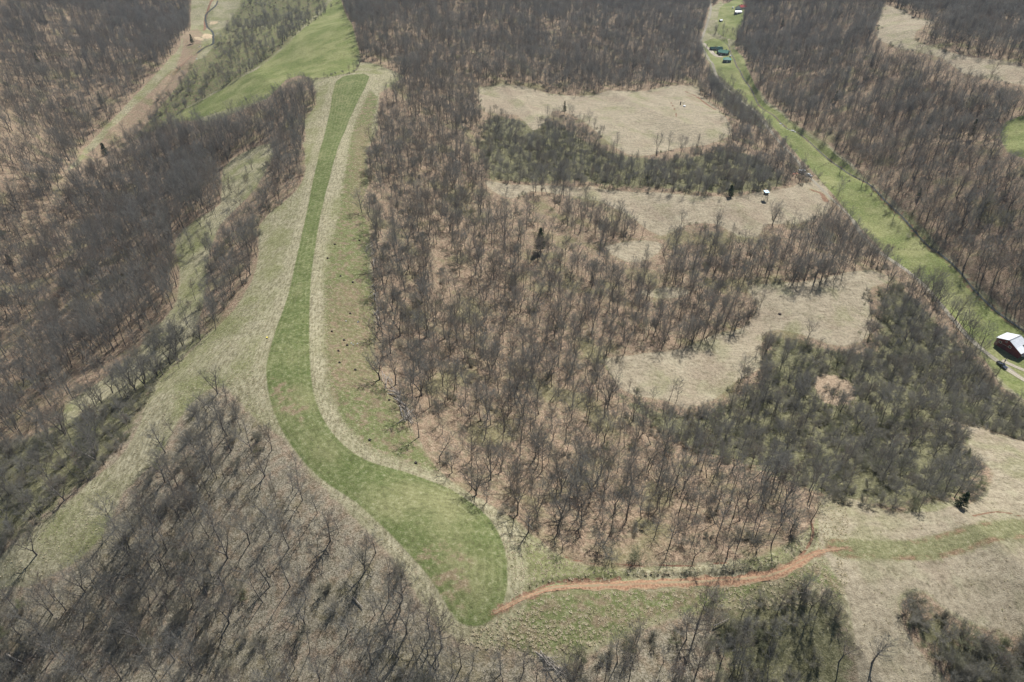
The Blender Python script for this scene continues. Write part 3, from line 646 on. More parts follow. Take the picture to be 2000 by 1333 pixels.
# scrub underneath the scrub woods
for i, P in enumerate(SCRUB): add('scrub%d' % i, P, 3.6, (.5,.28,.5,.6,.5,.4)[i], [0,0,.05,.95,0], .7, 120+i)
BRUSHY = area([(330,140),(400,112),(430,60),(470,10),(480,-60),(690,-60),(640,0),(566,80),(492,138),(404,188),(345,222),(300,262),(225,298),(170,312),(215,262),(280,200)])
add('slope', BRUSHY, 6.0, .20, [.34,.08,.08,.50,.0], .72, 140)
# hedgerows on the grass slopes, top left
def fringe(P, per, seed, wood, kinds=('shrub','shrub','shrub','budding','bare'), smin=.3, smax=.75):
    r_ = random.Random(seed); P = np.vstack([P, P[:1]]); d = np.r_[0, np.cumsum(np.hypot(*np.diff(P, axis=0).T))]
    for _ in range(int(d[-1]*per)):
        t = r_.random()*d[-1]
        if math.sin(t/17.+seed)+.6*math.sin(t/6.3) < -.1: continue
        x = float(np.interp(t, d, P[:,0]))+r_.gauss(0,2.2); y = float(np.interp(t, d, P[:,1]))+r_.gauss(0,2.2)
        if abs(x) > 100+.85*y or y < 60: continue
        z = float(hz([x],[y])[0]); k_ = r_.choice(kinds); plants.append((x, y, z, k_, r_.randrange(len(KINDS[k_])), r_.uniform(smin, smax), r_.uniform(0,6.28), wood))
for i, k_ in enumerate(('field_a','field_b','field_c','bench','bench_low','hill_field')): fringe(CLEAR[k_], .20, 500+i, {'bench':'left','bench_low':'left','hill_field':'right_hill'}.get(k_, 'centre'), ('shrub',) if k_ == 'hill_field' else ('shrub','shrub','shrub','budding','bare'))

def row(pts, n_, kd, jit, hs, seed, wood):
    r_ = random.Random(seed); L = line(pts); d = np.r_[0, np.cumsum(np.hypot(*np.diff(L, axis=0).T))]
    for i in range(n_):
        t = (i+r_.uniform(-.4,.4))/max(1, n_-1)*d[-1]; x = float(np.interp(t, d, L[:,0]))+r_.gauss(0, jit); y = float(np.interp(t, d, L[:,1]))+r_.gauss(0, jit)
        z = float(hz([x], [y])[0]); k_ = r_.choice(kd); plants.append((x, y, z, k_, r_.randrange(len(KINDS[k_])), hs*r_.uniform(.7,1.2), r_.uniform(0,6.28), wood))
B3 = ['bare','bare','wide','shrub','shrub']
row([(372,600),(392,545),(365,505),(395,445),(455,385),(520,315)], 34, ['bare','wide','shrub','budding'], 8, .55, 41, 'left')
row([(140,820),(220,775),(290,735),(350,680),(380,640)], 30, ['bare','wide','shrub'], 6, .7, 42, 'left')
row([(120,850),(200,800),(300,745),(390,655)], 34, ['bare','wide','shrub','shrub'], 4, .8, 43, 'hedge_low')
row([(345,222),(400,190),(450,162),(500,130),(520,105)], 60, ['bare','bare','shrub','wide'], 3, .55, 1, 'slope')
row([(525,100),(560,80),(600,45),(640,18),(680,-5)], 50, ['shrub','shrub','bare'], 3.5, .6, 2, 'slope')
row([(540,65),(565,40),(590,20),(620,0)], 40, B3, 7, .75, 3, 'slope')
row([(440,110),(470,85),(500,60),(520,40)], 40, ['shrub','shrub','bare','wide'], 8, .7, 4, 'slope')
row([(400,170),(430,140),(460,112),(480,92)], 44, B3, 7, .6, 5, 'slope')
row([(330,240),(300,255),(260,270),(225,292)], 40, ['shrub','bare','budding'], 5, .6, 6, 'slope')
row([(340,190),(370,165),(390,150)], 12, ['bare','shrub'], 5, .6, 7, 'slope')
row([(420,130),(450,100),(480,70),(520,25),(540,0)], 50, ['shrub','shrub','bare'], 6, .7, 16, 'slope')
row([(470,135),(510,105),(560,70),(600,30)], 60, ['shrub','shrub','bare','budding'], 6, .6, 17, 'slope')
row([(380,150),(360,180),(320,215),(290,240)], 30, ['bare','shrub','budding'], 5, .7, 18, 'slope')
row([(500,125),(540,95),(590,55),(640,20)], 46, ['bare','wide','shrub'], 3, .75, 19, 'slope')
row([(480,20),(520,-5),(560,-30)], 30, B3, 10, .7, 8, 'slope')
row([(612,160),(640,150),(665,142),(690,142),(703,125),(708,95)], 34, ['bare','shrub','shrub'], 1.2, .42, 9, 'fence_row')
row([(1650,340),(1700,372),(1770,440),(1860,520)], 26, ['wide','bare','shrub'], 3, .7, 10, 'creek')
row([(1798,556),(1840,604),(1880,648),(1912,688)], 34, ['bare','wide','bare'], 3.2, .85, 11, 'road')
row([(1350,668),(1390,660),(1440,645)], 9, ['bare','wide'], 2, .8, 12, 'centre')
row([(1540,552),(1580,550),(1620,548),(1650,545)], 12, ['bare','bare','wide'], 2, 1.0, 13, 'centre')
row([(1410,150),(1440,190),(1470,225)], 20, ['shrub','bare'], 5, .6, 14, 'valley')
row([(1395,72),(1405,60),(1420,72),(1436,70)], 12, ['bare','bare','shrub'], 3, .7, 15, 'valley')
# single trees one can point at:  (px, py, kind, variant, scale, label)
NOTABLE = [
 (323,884,'wide',1,.78,'bare spreading tree standing alone in the pale grass left of the near wood'),
 (425,770,'wide',0,.72,'bare forked tree at the topmost tip of the near wood, on straw grass'),
 (1703,1296,'wide',2,.72,'lone bare leafless tree on the pale hay field at the bottom right'),
 (1190,782,'wide',0,.95,'big round bare tree at the left tip of the middle hay field'),
 (1032,1040,'wide',1,.85,'bare tree with an ivy green base at the wood edge right of the green strip'),
 (1352,668,'wide',2,1.0,'bare tree casting a fan of shadow on the edge of the middle hay field'),
 (1576,665,'bare',4,.75,'single bare tree rising from the round bushes in the middle hay field'),
 (1055,492,'evergreen',0,1.6,'dark green conical evergreen standing alone among the bare trees of the central wood'),
 (1425,386,'evergreen',1,1.25,'dark bushy evergreen on the lower edge of the tree belt beside the raised hunting blind'),
 (1102,224,'evergreen',2,.95,'tall thin evergreen on the edge of the upper tan field'),
 (207,304,'evergreen',1,1.5,'dark evergreen at the foot of the left hillside wood'),
 (376,86,'evergreen',0,1.15,'dark evergreen beside the sandy stream bank at the top left'),
 (1874,990,'evergreen',1,.9,'dark low evergreen bush on pale grass at the lower right scrub tip'),
 (870,905,'shrub',1,1.1,'olive green bush beside the bare trees near the bend of the green strip'),
 (1190,1090,'shrub',3,1.3,'green tall bush at the lower edge of the central wood above the dirt track'),
 (1245,1098,'shrub',1,1.3,'dense green bush at the wood edge above the middle of the dirt track'),
 (1045,1030,'shrub',3,1.1,'grey green bush at the foot of the bare tree right of the strip'),
 (1135,1285,'shrub',0,1.0,'bright green bush beside the pale pile of cut logs'),
 (495,138,'wide',1,.7,'bare tree standing on the upper edge of the green slope at the top left'),
 (1630,200,'evergreen',0,1.1,'dark evergreen in the wood on the right hillside'),
 (493,332,'wide',2,.6,'bare tree alone on the grassy bench left of the ridge'),
 (402,488,'wide',0,.62,'bare tree casting a long shadow on the straw bench below the hedge'),
 (285,742,'wide',1,.95,'large spreading bare tree on the lower straw bench at the left'),
 (200,790,'wide',0,.7,'bare tree leaning over the lower end of the straw bench'),
 (742,742,'wide',2,.95,'large bare tree at the wood edge just above the pale log pile'),
 (735,455,'wide',0,1.0,'large spreading bare tree at the left edge of the central wood'),
 (707,415,'wide',1,.85,'bare tree standing out from the wood onto the ridge grass'),
 (897,325,'wide',1,1.1,'broad crowned bare tree in the upper central wood'),
 (72,1084,'wide',2,.75,'bare tree on the straw slope at the far left edge'),
 (445,1090,'wide',0,.85,'tall bare tree with a long shadow in the middle of the near wood'),
 (440,1155,'wide',1,.8,'bare tree beside the russet leaf patch in the near wood'),
 (1000,535,'wide',2,.75,'bare tree in the thin central wood left of the lone evergreen'),
 (1395,105,'wide',1,.6,'bare tree on the lawn beside the green roofed houses'),
 (1490,405,'bare',1,.1,None),
]
NOTABLE = [q for q in NOTABLE if q[5]]
placed = [(float(a), float(b)) for a, b in hit([(q[0], q[1]) for q in NOTABLE])]
def plant_object(kd, v, x, y, z, s, rot):
    tm, cm, _, _ = KINDS[kd][v]
    nm = {'bare':'bare_tree','wide':'spreading_tree','budding':'budding_tree','shrub':'shrub','evergreen':'evergreen_tree'}[kd]
    root = empty(nm, (x, y, z), rot, s)
    a = obj('stems' if kd == 'shrub' else 'trunk', tm, root); b = obj('foliage' if kd == 'shrub' else 'crown', cm, root)
    return root
for (q, (x, y)) in zip(NOTABLE, placed):
    z = float(hz([x], [y])[0]); o = plant_object(q[2], q[3], x, y, z, q[4], random.uniform(0, 6.28))
    tag(o, q[5], {'shrub':'shrub','evergreen':'evergreen tree'}.get(q[2], 'tree'))
PX_ = np.array([p[0] for p in placed]); PY_ = np.array([p[1] for p in placed])
plants = [p for p in plants if np.min((PX_-p[0])**2+(PY_-p[1])**2) > 9]
A_ = np.array([(p[0], p[1], p[2], p[5]) for p in plants]); px, py, dd = project(A_[:,0], A_[:,1], A_[:,2])
hts = np.array([KINDS[p[3]][p[4]][3]*p[5] for p in plants]); big = hts*F/dd
px2, py2, _ = project(A_[:,0], A_[:,1], A_[:,2]+hts*.6)
vis = (px > 5)&(px < 1995)&(py2 > 5)&(py < 1400)&(py2 < 1325)
big = np.where(vis, big, 0)
kd_ = np.array([p[3] for p in plants]); cls = np.where(np.isin(kd_, ['bare','wide']), 'bare', kd_)
chosen = np.zeros(len(plants), bool)
for c_, lim in (('bare', 275), ('budding', 260), ('shrub', 285), ('evergreen', 250)):
    ii = np.nonzero((cls == c_)&(big > 0))[0]; ii = ii[np.argsort(-big[ii])][:lim]; chosen[ii] = True
WHERE = {'near':'in the near wood below the green strip','centre':'on the brown slope right of the strip','corner':'in the thicket at the bottom right corner',
 'hedge_low':'in the scrubby belt at the lower left','left':'in the wood left of the ridge','far_left':'on the wooded far left hillside','hedge':'in the hedge left of the ridge grass',
 'right_hill':'on the wooded right hillside','slope':'on the grassy slope at the top left','fence_row':'on the ridge fence row','road':'beside the gravel valley road',
 'creek':'along the creek by the green field','valley':'on the valley lawn by the upper houses'}
WHERE['scrub0'] = 'in the scrub below the middle hay field'; WHERE['scrub1'] = 'between the two upper tan fields'; WHERE['scrub2'] = WHERE['hedge_low']
WHERE['scrub3'] = WHERE['corner']; WHERE['scrub4'] = 'in the scrub below the dirt track'; WHERE['scrub5'] = WHERE['valley']
LOOK = {'bare':'slim leafless grey tree','wide':'broad crowned leafless tree','budding':'small tree budding pale green','shrub':'olive grey twiggy shrub','evergreen':'dark green conical evergreen'}
for i in np.nonzero(chosen)[0]:
    x, y, z, kd, v, s, rot, wood = plants[i]; o = plant_object(kd, v, x, y, z, s, rot); lk = LOOK[kd]
    if kd == 'budding' and v == 2: lk = 'small tree with reddish buds'
    lb = lk+' '+WHERE[wood]
    tag(o, lb, {'shrub':'shrub','evergreen':'evergreen tree'}.get(kd, 'tree'), lb.replace('tree ', 'trees ', 1).replace('shrub ', 'shrubs ', 1).replace('evergreen ', 'evergreens ', 1))
rest = [plants[i] for i in np.nonzero(~chosen)[0]]
print('plants', len(plants), 'single', int(chosen.sum()), {c: int((cls == c).sum()) for c in set(cls)})

def instancer(name, pts, colx, label, cat):
    """one object: points carrying a variant index, a turn and a size"""
    me = bpy.data.meshes.new(name); V = np.array([(p[0], p[1], p[2]) for p in pts], np.float32)
    me.vertices.add(len(V)); me.vertices.foreach_set('co', V.ravel())
    for nm, ty, val in (('idx','INT',[p[3] for p in pts]),('siz','FLOAT',[p[4] for p in pts]),('rz','FLOAT',[p[5] for p in pts])):
        a = me.attributes.new(nm, ty, 'POINT'); a.data.foreach_set('value', np.array(val, np.int32 if ty == 'INT' else np.float32))
    o = obj(name, me); g = bpy.data.node_groups.new(name, 'GeometryNodeTree')
    g.interface.new_socket('Geometry', in_out='INPUT', socket_type='NodeSocketGeometry'); g.interface.new_socket('Geometry', in_out='OUTPUT', socket_type='NodeSocketGeometry')
    N = g.nodes; gi = N.new('NodeGroupInput'); go = N.new('NodeGroupOutput'); ip = N.new('GeometryNodeInstanceOnPoints'); ci = N.new('GeometryNodeCollectionInfo')
    ci.inputs['Collection'].default_value = colx; ci.inputs['Separate Children'].default_value = True; ci.inputs['Reset Children'].default_value = True
    def na(nm, dt):
        a = N.new('GeometryNodeInputNamedAttribute'); a.data_type = dt; a.inputs['Name'].default_value = nm; return a.outputs['Attribute']
    L = g.links; L.new(gi.outputs[0], ip.inputs['Points']); L.new(ci.outputs[0], ip.inputs['Instance']); ip.inputs['Pick Instance'].default_value = True
    L.new(na('idx','INT'), ip.inputs['Instance Index']); L.new(na('siz','FLOAT'), ip.inputs['Scale'])
    cx = N.new('ShaderNodeCombineXYZ'); L.new(na('rz','FLOAT'), cx.inputs[2]); L.new(cx.outputs[0], ip.inputs['Rotation']); L.new(ip.outputs[0], go.inputs[0])
    md = o.modifiers.new('scatter', 'NODES'); md.node_group = g
    return tag(o, label, cat, kind='stuff')
def inst_rows(flt): return [(p[0], p[1], p[2], KINDS[p[3]][p[4]][2], p[5], p[6]) for p in rest if flt(p)]
NEARW = ('near','hedge_low','corner')
instancer('bare_woodland', inst_rows(lambda p: p[3] != 'shrub'), proto_col, 'leafless grey woodland covering the slopes and hillsides', 'woodland')
instancer('scrub_thicket', inst_rows(lambda p: p[3] == 'shrub'), proto_col, 'olive and grey scrub filling the ground between the trees', 'scrub')

# ------------------------------------------------------------------ tussocks and low brush
def tussock(seed, n_=26, h=.5, mt=None):
    r = random.Random(seed); g = G()
    for _ in range(n_):
        a = r.uniform(0, 6.28); q = r.uniform(.1,.8); L = h*r.uniform(.6,1.1)
        p = Vector((math.cos(a)*.1, math.sin(a)*.1, -.05)); d = Vector((math.cos(a)*q, math.sin(a)*q, .7)).normalized()
        m_ = p+d*L*.6; e = m_+Vector((d.x*L*.6, d.y*L*.6, -.05)); s_ = d.cross(Vector((0,0,1))).normalized()*.05
        b = len(g.V); g.V += [p-s_, p+s_, m_+s_, m_-s_, e]; g.F += [(b,b+1,b+2,b+3),(b+3,b+2,b+4)]; g.M += [0,0]
    return g
M_STRAW = twig_mat('straw_blades', (.50,.43,.29), (.66,.59,.42), (.36,.34,.19))
tus_col = bpy.data.collections.new('tussock_variants')
for i in range(4):
    g = tussock(i, 24, .45+.08*i); po = bpy.data.objects.new('tuft_%02d' % i, mesh_np('tuft', g.V, g.F, [M_STRAW])); tus_col.objects.link(po)
def tuft_points(P, step, keep, seed, smin=.45, smax=.95):
    r_ = np.random.default_rng(seed); P = np.asarray(P); x0, y0 = P.min(0); x1, y1 = P.max(0); y1 = min(y1, 520)
    gx, gy = np.meshgrid(np.arange(x0, x1, step), np.arange(y0, y1, step)); gx = gx.ravel()+r_.uniform(-.6,.6,gx.size)*step; gy = gy.ravel()+r_.uniform(-.6,.6,gy.size)*step
    m_ = inside(gx, gy, P)&(np.abs(gx) < 100+.86*gy); gx, gy = gx[m_], gy[m_]
    m_ = (r_.random(gx.size) < keep*(1+.9*fbm(gx/9, gy/9, 2, seed)))&(sdf(gx, gy, STRIP, 4) < -.2)&(polydist(gx, gy, TRACK, 4) > 1.7)&(polydist(gx, gy, TRACK2, 4) > 2.6)&~in_any(gx, gy, PINK[:1]); gx, gy = gx[m_], gy[m_]
    gz = hz(gx, gy); return [(a, b, c, int(r_.integers(4)), float(r_.uniform(smin, smax)), float(r_.uniform(0,6.28))) for a, b, c in zip(gx, gy, gz)]
T_AREAS = [(area([(1000,1170),(1200,1152),(1400,1142),(1560,1110),(1640,1090),(1640,1180),(1400,1190),(1200,1245),(1080,1290),(900,1255),(960,1215)]), .75, .62),
 (area([(975,1040),(1060,1062),(1110,1092),(1200,1112),(1400,1100),(1500,1090),(1590,1030),(1600,980),(1650,970),(1650,1060),(1560,1080),(1500,1110),(1200,1135),(1080,1140),(1000,1165)]), .8, .6),
 (area([(610,380),(640,400),(650,560),(645,720),(690,840),(780,900),(900,950),(990,1030),(960,1030),(880,965),(730,910),(625,820),(600,700),(603,560)]), .8, .5),
 (area([(600,930),(690,1000),(760,1080),(830,1180),(900,1250),(960,1235),(880,1215),(830,1130),(740,1030),(660,965),(560,870),(515,740),(440,740),(490,810),(545,850)]), .8, .5),
 (area([(500,560),(530,640),(515,740),(440,745),(300,880),(200,1050),(0,1170),(-60,1180),(-60,1140),(90,1020),(240,890),(290,772),(400,660),(490,552)]), 1.1, .45),
 (STRAW[6], 1.3, .22), (STRAW[4], 1.8, .2), (OLIVE[1], 1.5, .25)]
tp = []
for i, (P, st_, kp) in enumerate(T_AREAS): tp += tuft_points(P, st_, kp, 300+i, *((.5,1.0) if i < 2 else (.3,.65)))
print('tufts', len(tp))
instancer('straw_tussocks', tp, tus_col, 'dry straw coloured grass tussocks scattered over the pasture', 'grass')

# ------------------------------------------------------------------ things people left here
def gp(px, py):
    p = hit([(px, py)], False)[0]; return Vector((p[0], p[1], float(hz([p[0]], [p[1]])[0])))
def box(bm, x0, x1, y0, y1, z0, z1, bev=0):
    vs = [bm.verts.new(c) for c in ((x0,y0,z0),(x1,y0,z0),(x1,y1,z0),(x0,y1,z0),(x0,y0,z1),(x1,y0,z1),(x1,y1,z1),(x0,y1,z1))]
    for f in ((3,2,1,0),(4,5,6,7),(0,1,5,4),(1,2,6,5),(2,3,7,6),(3,0,4,7)): bm.faces.new([vs[i] for i in f])
def prism(bm, prof, a0, a1, axis='y'):
    """profile of (u, z) extruded from a0 to a1"""
    f = (lambda u, z, a: (u, a, z)) if axis == 'y' else (lambda u, z, a: (a, u, z))
    A = [bm.verts.new(f(u, z, a0)) for u, z in prof]; B = [bm.verts.new(f(u, z, a1)) for u, z in prof]; n_ = len(prof)
    for i in range(n_): bm.faces.new((A[i], A[(i+1) % n_], B[(i+1) % n_], B[i]))
    bm.faces.new(A[::-1]); bm.faces.new(B)
def bmo(name, fn, mat, parent=None, loc=None, rz=0, bev=0):
    bm = bmesh.new(); fn(bm); bmesh.ops.recalc_face_normals(bm, faces=bm.faces)
    if bev: bmesh.ops.bevel(bm, geom=list(bm.edges), offset=bev, segments=2, affect='EDGES', profile=.5)
    me = bpy.data.meshes.new(name); bm.to_mesh(me); bm.free(); me.materials.append(mat); o = obj(name, me, parent)
    if loc is not None: o.location = loc
    o.rotation_euler.z = rz; return o
def cyl(bm, c, r_, h, seg=16, axis='z', r2=None):
    M_ = Matrix.Translation(c)
    if axis == 'x': M_ = M_ @ Matrix.Rotation(R(90), 4, 'Y')
    if axis == 'y': M_ = M_ @ Matrix.Rotation(R(90), 4, 'X')
    bmesh.ops.create_cone(bm, cap_ends=True, segments=seg, radius1=r_, radius2=r_ if r2 is None else r2, depth=h, matrix=M_)
GLASS = simple('window_glass', (.05,.06,.07), .12, .1, 1, .6)
WHITE_ROOF = simple('white_metal_roof', (.72,.74,.76), .45, .06, .5, .4)
RED_WALL = simple('red_barn_boards', (.16,.035,.028), .85, .25, 1.5)
WHITE = simple('white_paint', (.72,.72,.70), .5, .06, 1.)
GREEN_ROOF = simple('green_metal_roof', (.06,.20,.14), .6, .15, .8, .2)
DARK_GREEN = simple('dark_green_roof', (.022,.055,.05), .9, .2, .8, .05)
LOGWALL = simple('dark_log_wall', (.075,.06,.052), .85, .25, 2.)
GREYWALL = simple('grey_wall', (.13,.13,.135), .85, .15, 1.)
RED_ROOF = simple('red_metal_roof', (.30,.05,.045), .8, .15, .8, .1)
TYRE = simple('tyre_rubber', (.02,.02,.02), .8, .1)
STEEL = simple('galvanised_steel', (.35,.36,.37), .45, .1, 2, .5, .6)
POLEW = simple('pole_timber', (.11,.085,.065), .9, .25, 3)
def windows(parent, specs, d=.06):
    for (x, y, z, w_, h_, ax) in specs:
        hx, hy = (w_/2, d) if ax == 'x' else (d, w_/2)
        f = bmo('window', lambda bm: box(bm, x-hx, x+hx, y-hy, y+hy, z, z+h_), WHITE, parent)
        k = .82; hx2, hy2 = (hx*k, d+.03) if ax == 'x' else (d+.03, hy*k)
        bmo('pane', lambda bm: box(bm, x-hx2, x+hx2, y-hy2, y+hy2, z+h_*.1, z+h_*.9), GLASS, f)
def gable(name, loc, rz, L, W, hw, hr, wallm, roofm, label, cat, ov=.4, wins=(), door=None, hip=0, chimney=None, base=1.5):
    t = tag(empty(name, loc, rz), label, cat)
    def wall(bm): prism(bm, [(-W/2,-base),(W/2,-base),(W/2,hw),(0,hr-.05),(-W/2,hw)] if not hip else [(-W/2,-base),(W/2,-base),(W/2,hw),(-W/2,hw)], -L/2, L/2, 'x')
    bmo('wall', wall, wallm, t)
    sl_ = (hr-hw)/(W/2)
    def roof(bm):
        lo = hw-sl_*ov; A = [(-L/2-ov,-W/2-ov,lo),(L/2+ov,-W/2-ov,lo),(L/2+ov,W/2+ov,lo),(-L/2-ov,W/2+ov,lo)]; k = hip
        Rg = [(-L/2-ov+k,0,hr+.1),(L/2+ov-k,0,hr+.1)]
        vs = [bm.verts.new(q) for q in A+Rg]; vs2 = [bm.verts.new((q[0],q[1],q[2]+.14)) for q in A+Rg]
        for f in ((0,1,5,4),(2,3,4,5),(3,0,4),(1,2,5)):
            if hip or len(f) == 4:
                bm.faces.new([vs2[i] for i in f]); bm.faces.new([vs[i] for i in f][::-1])
        for a, b in ((0,1),(2,3)) + (((1,2),(3,0)) if hip else ((1,5),(5,2),(3,4),(4,0))): bm.faces.new((vs[a], vs[b], vs2[b], vs2[a]))
    rf = bmo('roof', roof, roofm, t)
    if chimney: bmo('chimney', lambda bm: box(bm, chimney[0]-.4, chimney[0]+.4, chimney[1]-.4, chimney[1]+.4, hw, hr+1.1), GREYWALL, rf)
    if door: 
        dx, dy, dw, dh, ax, dm = door; hx, hy = (dw/2, .05) if ax == 'x' else (.05, dw/2)
        dr = bmo('door', lambda bm: box(bm, dx-hx, dx+hx, dy-hy, dy+hy, 0, dh), dm, t)
    windows(t, wins); return t

# barn with an asymmetric white roof beside the gravel road
b0 = gp(1941, 672); RZ = R(27); t = tag(empty('barn', b0, RZ), 'dark red barn with a white metal roof and lean-to beside the gravel valley road', 'barn')
LB = 8.6   # local +x along the ridge, -y across towards the camera
bmo('wall', lambda bm: prism(bm, [(0,-1.5),(0,4.0),(-5.6,5.9),(-9.4,3.9),(-9.4,-1.5)], 0, LB, 'x'), RED_WALL, t)
bmo('lean_to', lambda bm: prism(bm, [(-9.41,-1.5),(-9.41,3.75),(-12.6,2.2),(-12.6,-1.5)], .02, 4.4, 'x'), RED_WALL, t)
def roofb(bm):
    prism(bm, [(.5,3.85),(-5.6,6.0),(-9.8,3.85),(-9.8,4.0),(-5.6,6.18),(.5,4.03)], -.4, LB+.5, 'x')
rfo = bmo('roof', roofb, WHITE_ROOF, t)
for k in range(11): bmo('roof_seam', lambda bm: [prism(bm, [(.5,4.03),(-5.6,6.18),(-9.8,4.0),(-9.8,4.05),(-5.6,6.24),(.5,4.09)], .05+k*.86, .12+k*.86, 'x')] and None, STEEL, rfo)
bmo('lean_to_roof', lambda bm: prism(bm, [(-9.81,3.83),(-13.0,2.25),(-13.0,2.40),(-9.81,3.99)], -.4, 4.8, 'x'), WHITE_ROOF, t)
bmo('ridge_cap', lambda bm: prism(bm, [(-5.3,6.11),(-5.6,6.2),(-5.9,6.11),(-5.6,6.28)], -.45, LB+.55, 'x'), STEEL, rfo)
windows(t, [(0,-2.2,2.1,1.3,1.2,'y'),(0,-7.0,2.1,1.3,1.2,'y'),(0,-4.6,4.0,.8,.8,'y')])
dr = bmo('door', lambda bm: box(bm, -.07, .02, -5.8, -3.6, -.2, 2.3), simple('door_boards', (.10,.03,.025), .85, .2, 3), t)
bmo('door_rail', lambda bm: box(bm, -.13, -.07, -6.6, -3.2, 2.32, 2.45), STEEL, dr)
bmo('door', lambda bm: box(bm, 5.2, 8.2, -9.47, -9.39, -.2, 3.2), simple('bay_shade_paint', (.03,.025,.022), .95, .1), t)  # solid dark panel, its colour stands in for the shade inside the bay

def pickup(loc, rz, paint, label, bed=True, name='pickup_truck', cat='pickup truck', L=5.4):
    t = tag(empty(name, loc, rz), label, cat); h = L/2
    prof = [(-h,.45),(-h,1.0),(-h+.1,1.05),(-h*.12,1.08),(-h*.12,1.1),(h*.42,1.1),(h*.97,1.0),(h,.75),(h,.42),(h-.1,.38),(-h+.1,.38)] 
    bo = bmo('body', lambda bm: prism(bm, prof, -.95, .95, 'y'), paint, t, bev=.04)
    c0, c1 = (-h*.16, h*.40) if bed else (-h*.86, h*.42)
    bmo('cab', lambda bm: prism(bm, [(c0,1.06),(c0+.08,1.72),(c0+.25,1.80),(c1-.75,1.80),(c1-.55,1.74),(c1,1.08)], -.86, .86, 'y'), paint, t, bev=.04)
    bmo('windscreen', lambda bm: prism(bm, [(c1-.50,1.70),(c1-.02,1.14),(c1+.03,1.14),(c1-.45,1.72)], -.76, .76, 'y'), GLASS, t)
    bmo('rear_window', lambda bm: prism(bm, [(c0+.03,1.2),(c0+.09,1.66),(c0+.04,1.66),(c0-.03,1.2)], -.7, .7, 'y'), GLASS, t)
    for s_ in (-1, 1): bmo('side_window', lambda bm: box(bm, c0+.2, c1-.65, .855*s_-.03, .855*s_+.03, 1.2, 1.66), GLASS, t)
    if bed:
        bmo('bed', lambda bm: box(bm, -h+.15, -h*.18, -.80, .80, 1.0, 1.065), simple('bed_liner', (.03,.03,.03), .9, .1), t)
        for s_ in (-1, 1): bmo('bed_rail', lambda bm: box(bm, -h+.05, -h*.15, .88*s_-.06, .88*s_+.06, 1.06, 1.3), paint, t, bev=.02)
        bmo('tailgate', lambda bm: box(bm, -h+.02, -h+.12, -.82, .82, 1.05, 1.3), paint, t)
    for sx in (-h*.62, h*.62):
        for s_ in (-1, 1):
            w_ = bmo('wheel', lambda bm: cyl(bm, (sx, s_*.88, .37), .37, .24, 18, 'y'), TYRE, t)
            bmo('rim', lambda bm: cyl(bm, (sx, s_*.95, .37), .2, .14, 12, 'y'), STEEL, w_)
    for s_ in (-1, 1): bmo('headlight', lambda bm: box(bm, h-.06, h+.03, s_*.7-.16, s_*.7+.16, .72, .9), WHITE, t)
    return t
NAVY = simple('dark_blue_car_paint', (.025,.032,.05), .22, .05, 1, .6); WPAINT = simple('white_car_paint', (.75,.76,.77), .25, .03, 1, .5)
SILV = simple('silver_car_paint', (.42,.43,.44), .3, .05, 1, .5)
pickup(gp(1955.5, 716)+Vector((0,0,.1)), R(-78), NAVY, 'dark pickup truck parked on the gravel drive below the red barn')
pickup(gp(1991, 695)+Vector((0,0,.05)), R(-38), WPAINT, 'white pickup truck parked against the lean-to of the red barn')
pickup(gp(1580, 345)+Vector((0,0,.1)), R(-60), SILV, 'white car parked behind trees nearest the gravel road bend', False, 'parked_car', 'car', 4.5)
# tractor at the barn's open bay
def tractor(loc, rz):
    t = tag(empty('tractor', loc, rz), 'dark farm tractor standing beside the open bay of the red barn', 'tractor'); DK = simple('tractor_paint', (.05,.07,.05), .5, .1)
    bmo('hood', lambda bm: box(bm, .2, 2.0, -.4, .4, .8, 1.5), DK, t, bev=.08); bmo('seat', lambda bm: box(bm, -.9, -.4, -.3, .3, 1.1, 1.6), TYRE, t, bev=.05)
    bmo('chassis', lambda bm: box(bm, -1.1, 1.9, -.25, .25, .55, .85), DK, t)
    rp = bmo('canopy', lambda bm: box(bm, -1.2, .4, -.7, .7, 2.35, 2.45), WHITE, t, bev=.03)
    for sx in (-1.1, .3):
        for s_ in (-1, 1): bmo('canopy_post', lambda bm: box(bm, sx-.04, sx+.04, s_*.6-.04, s_*.6+.04, .8, 2.36), DK, t)
    for s_ in (-1, 1):
        for nm, x_, r_, w_ in (('wheel', -.6, .78, .42), ('wheel', 1.5, .42, .28)):
            o = bmo(nm, lambda bm: cyl(bm, (x_, s_*.85, r_), r_, w_, 20, 'y'), TYRE, t); bmo('rim', lambda bm: cyl(bm, (x_, s_*.88, r_), r_*.5, w_+.03, 12, 'y'), WHITE, o)
    bmo('exhaust', lambda bm: cyl(bm, (1.2,.2,1.85), .05, .8, 8), DK, t)
tractor(gp(1998, 683), R(15))

# utility poles and their wires
def pole(px, py, h, label, rz, trans=False):
    b = gp(px, py); t = tag(empty('utility_pole', b, rz), label, 'utility pole', None)
    bmo('post', lambda bm: cyl(bm, (0,0,h/2-.5), .17, h+1, 10, 'z', .11), POLEW, t)
    ca = bmo('crossarm', lambda bm: box(bm, -1.1, 1.1, -.06, .06, h-.9, h-.76), POLEW, t)
    for x_ in (-.95, -.4, .4, .95): bmo('insulator', lambda bm: cyl(bm, (x_, 0, h-.68), .05, .16, 8), WHITE, ca)
    if trans: bmo('transformer', lambda bm: cyl(bm, (.3, .1, h-1.7), .26, .9, 14), STEEL, t)
    return b+Vector((0,0,h-.7))
w1 = pole(1945, 736, 11.5, 'wooden utility pole with a transformer beside the dark pickup truck', R(20), True)
w2 = pole(1868, 652, 10, 'wooden utility pole beside the gravel road, up the valley from the barn', R(40))
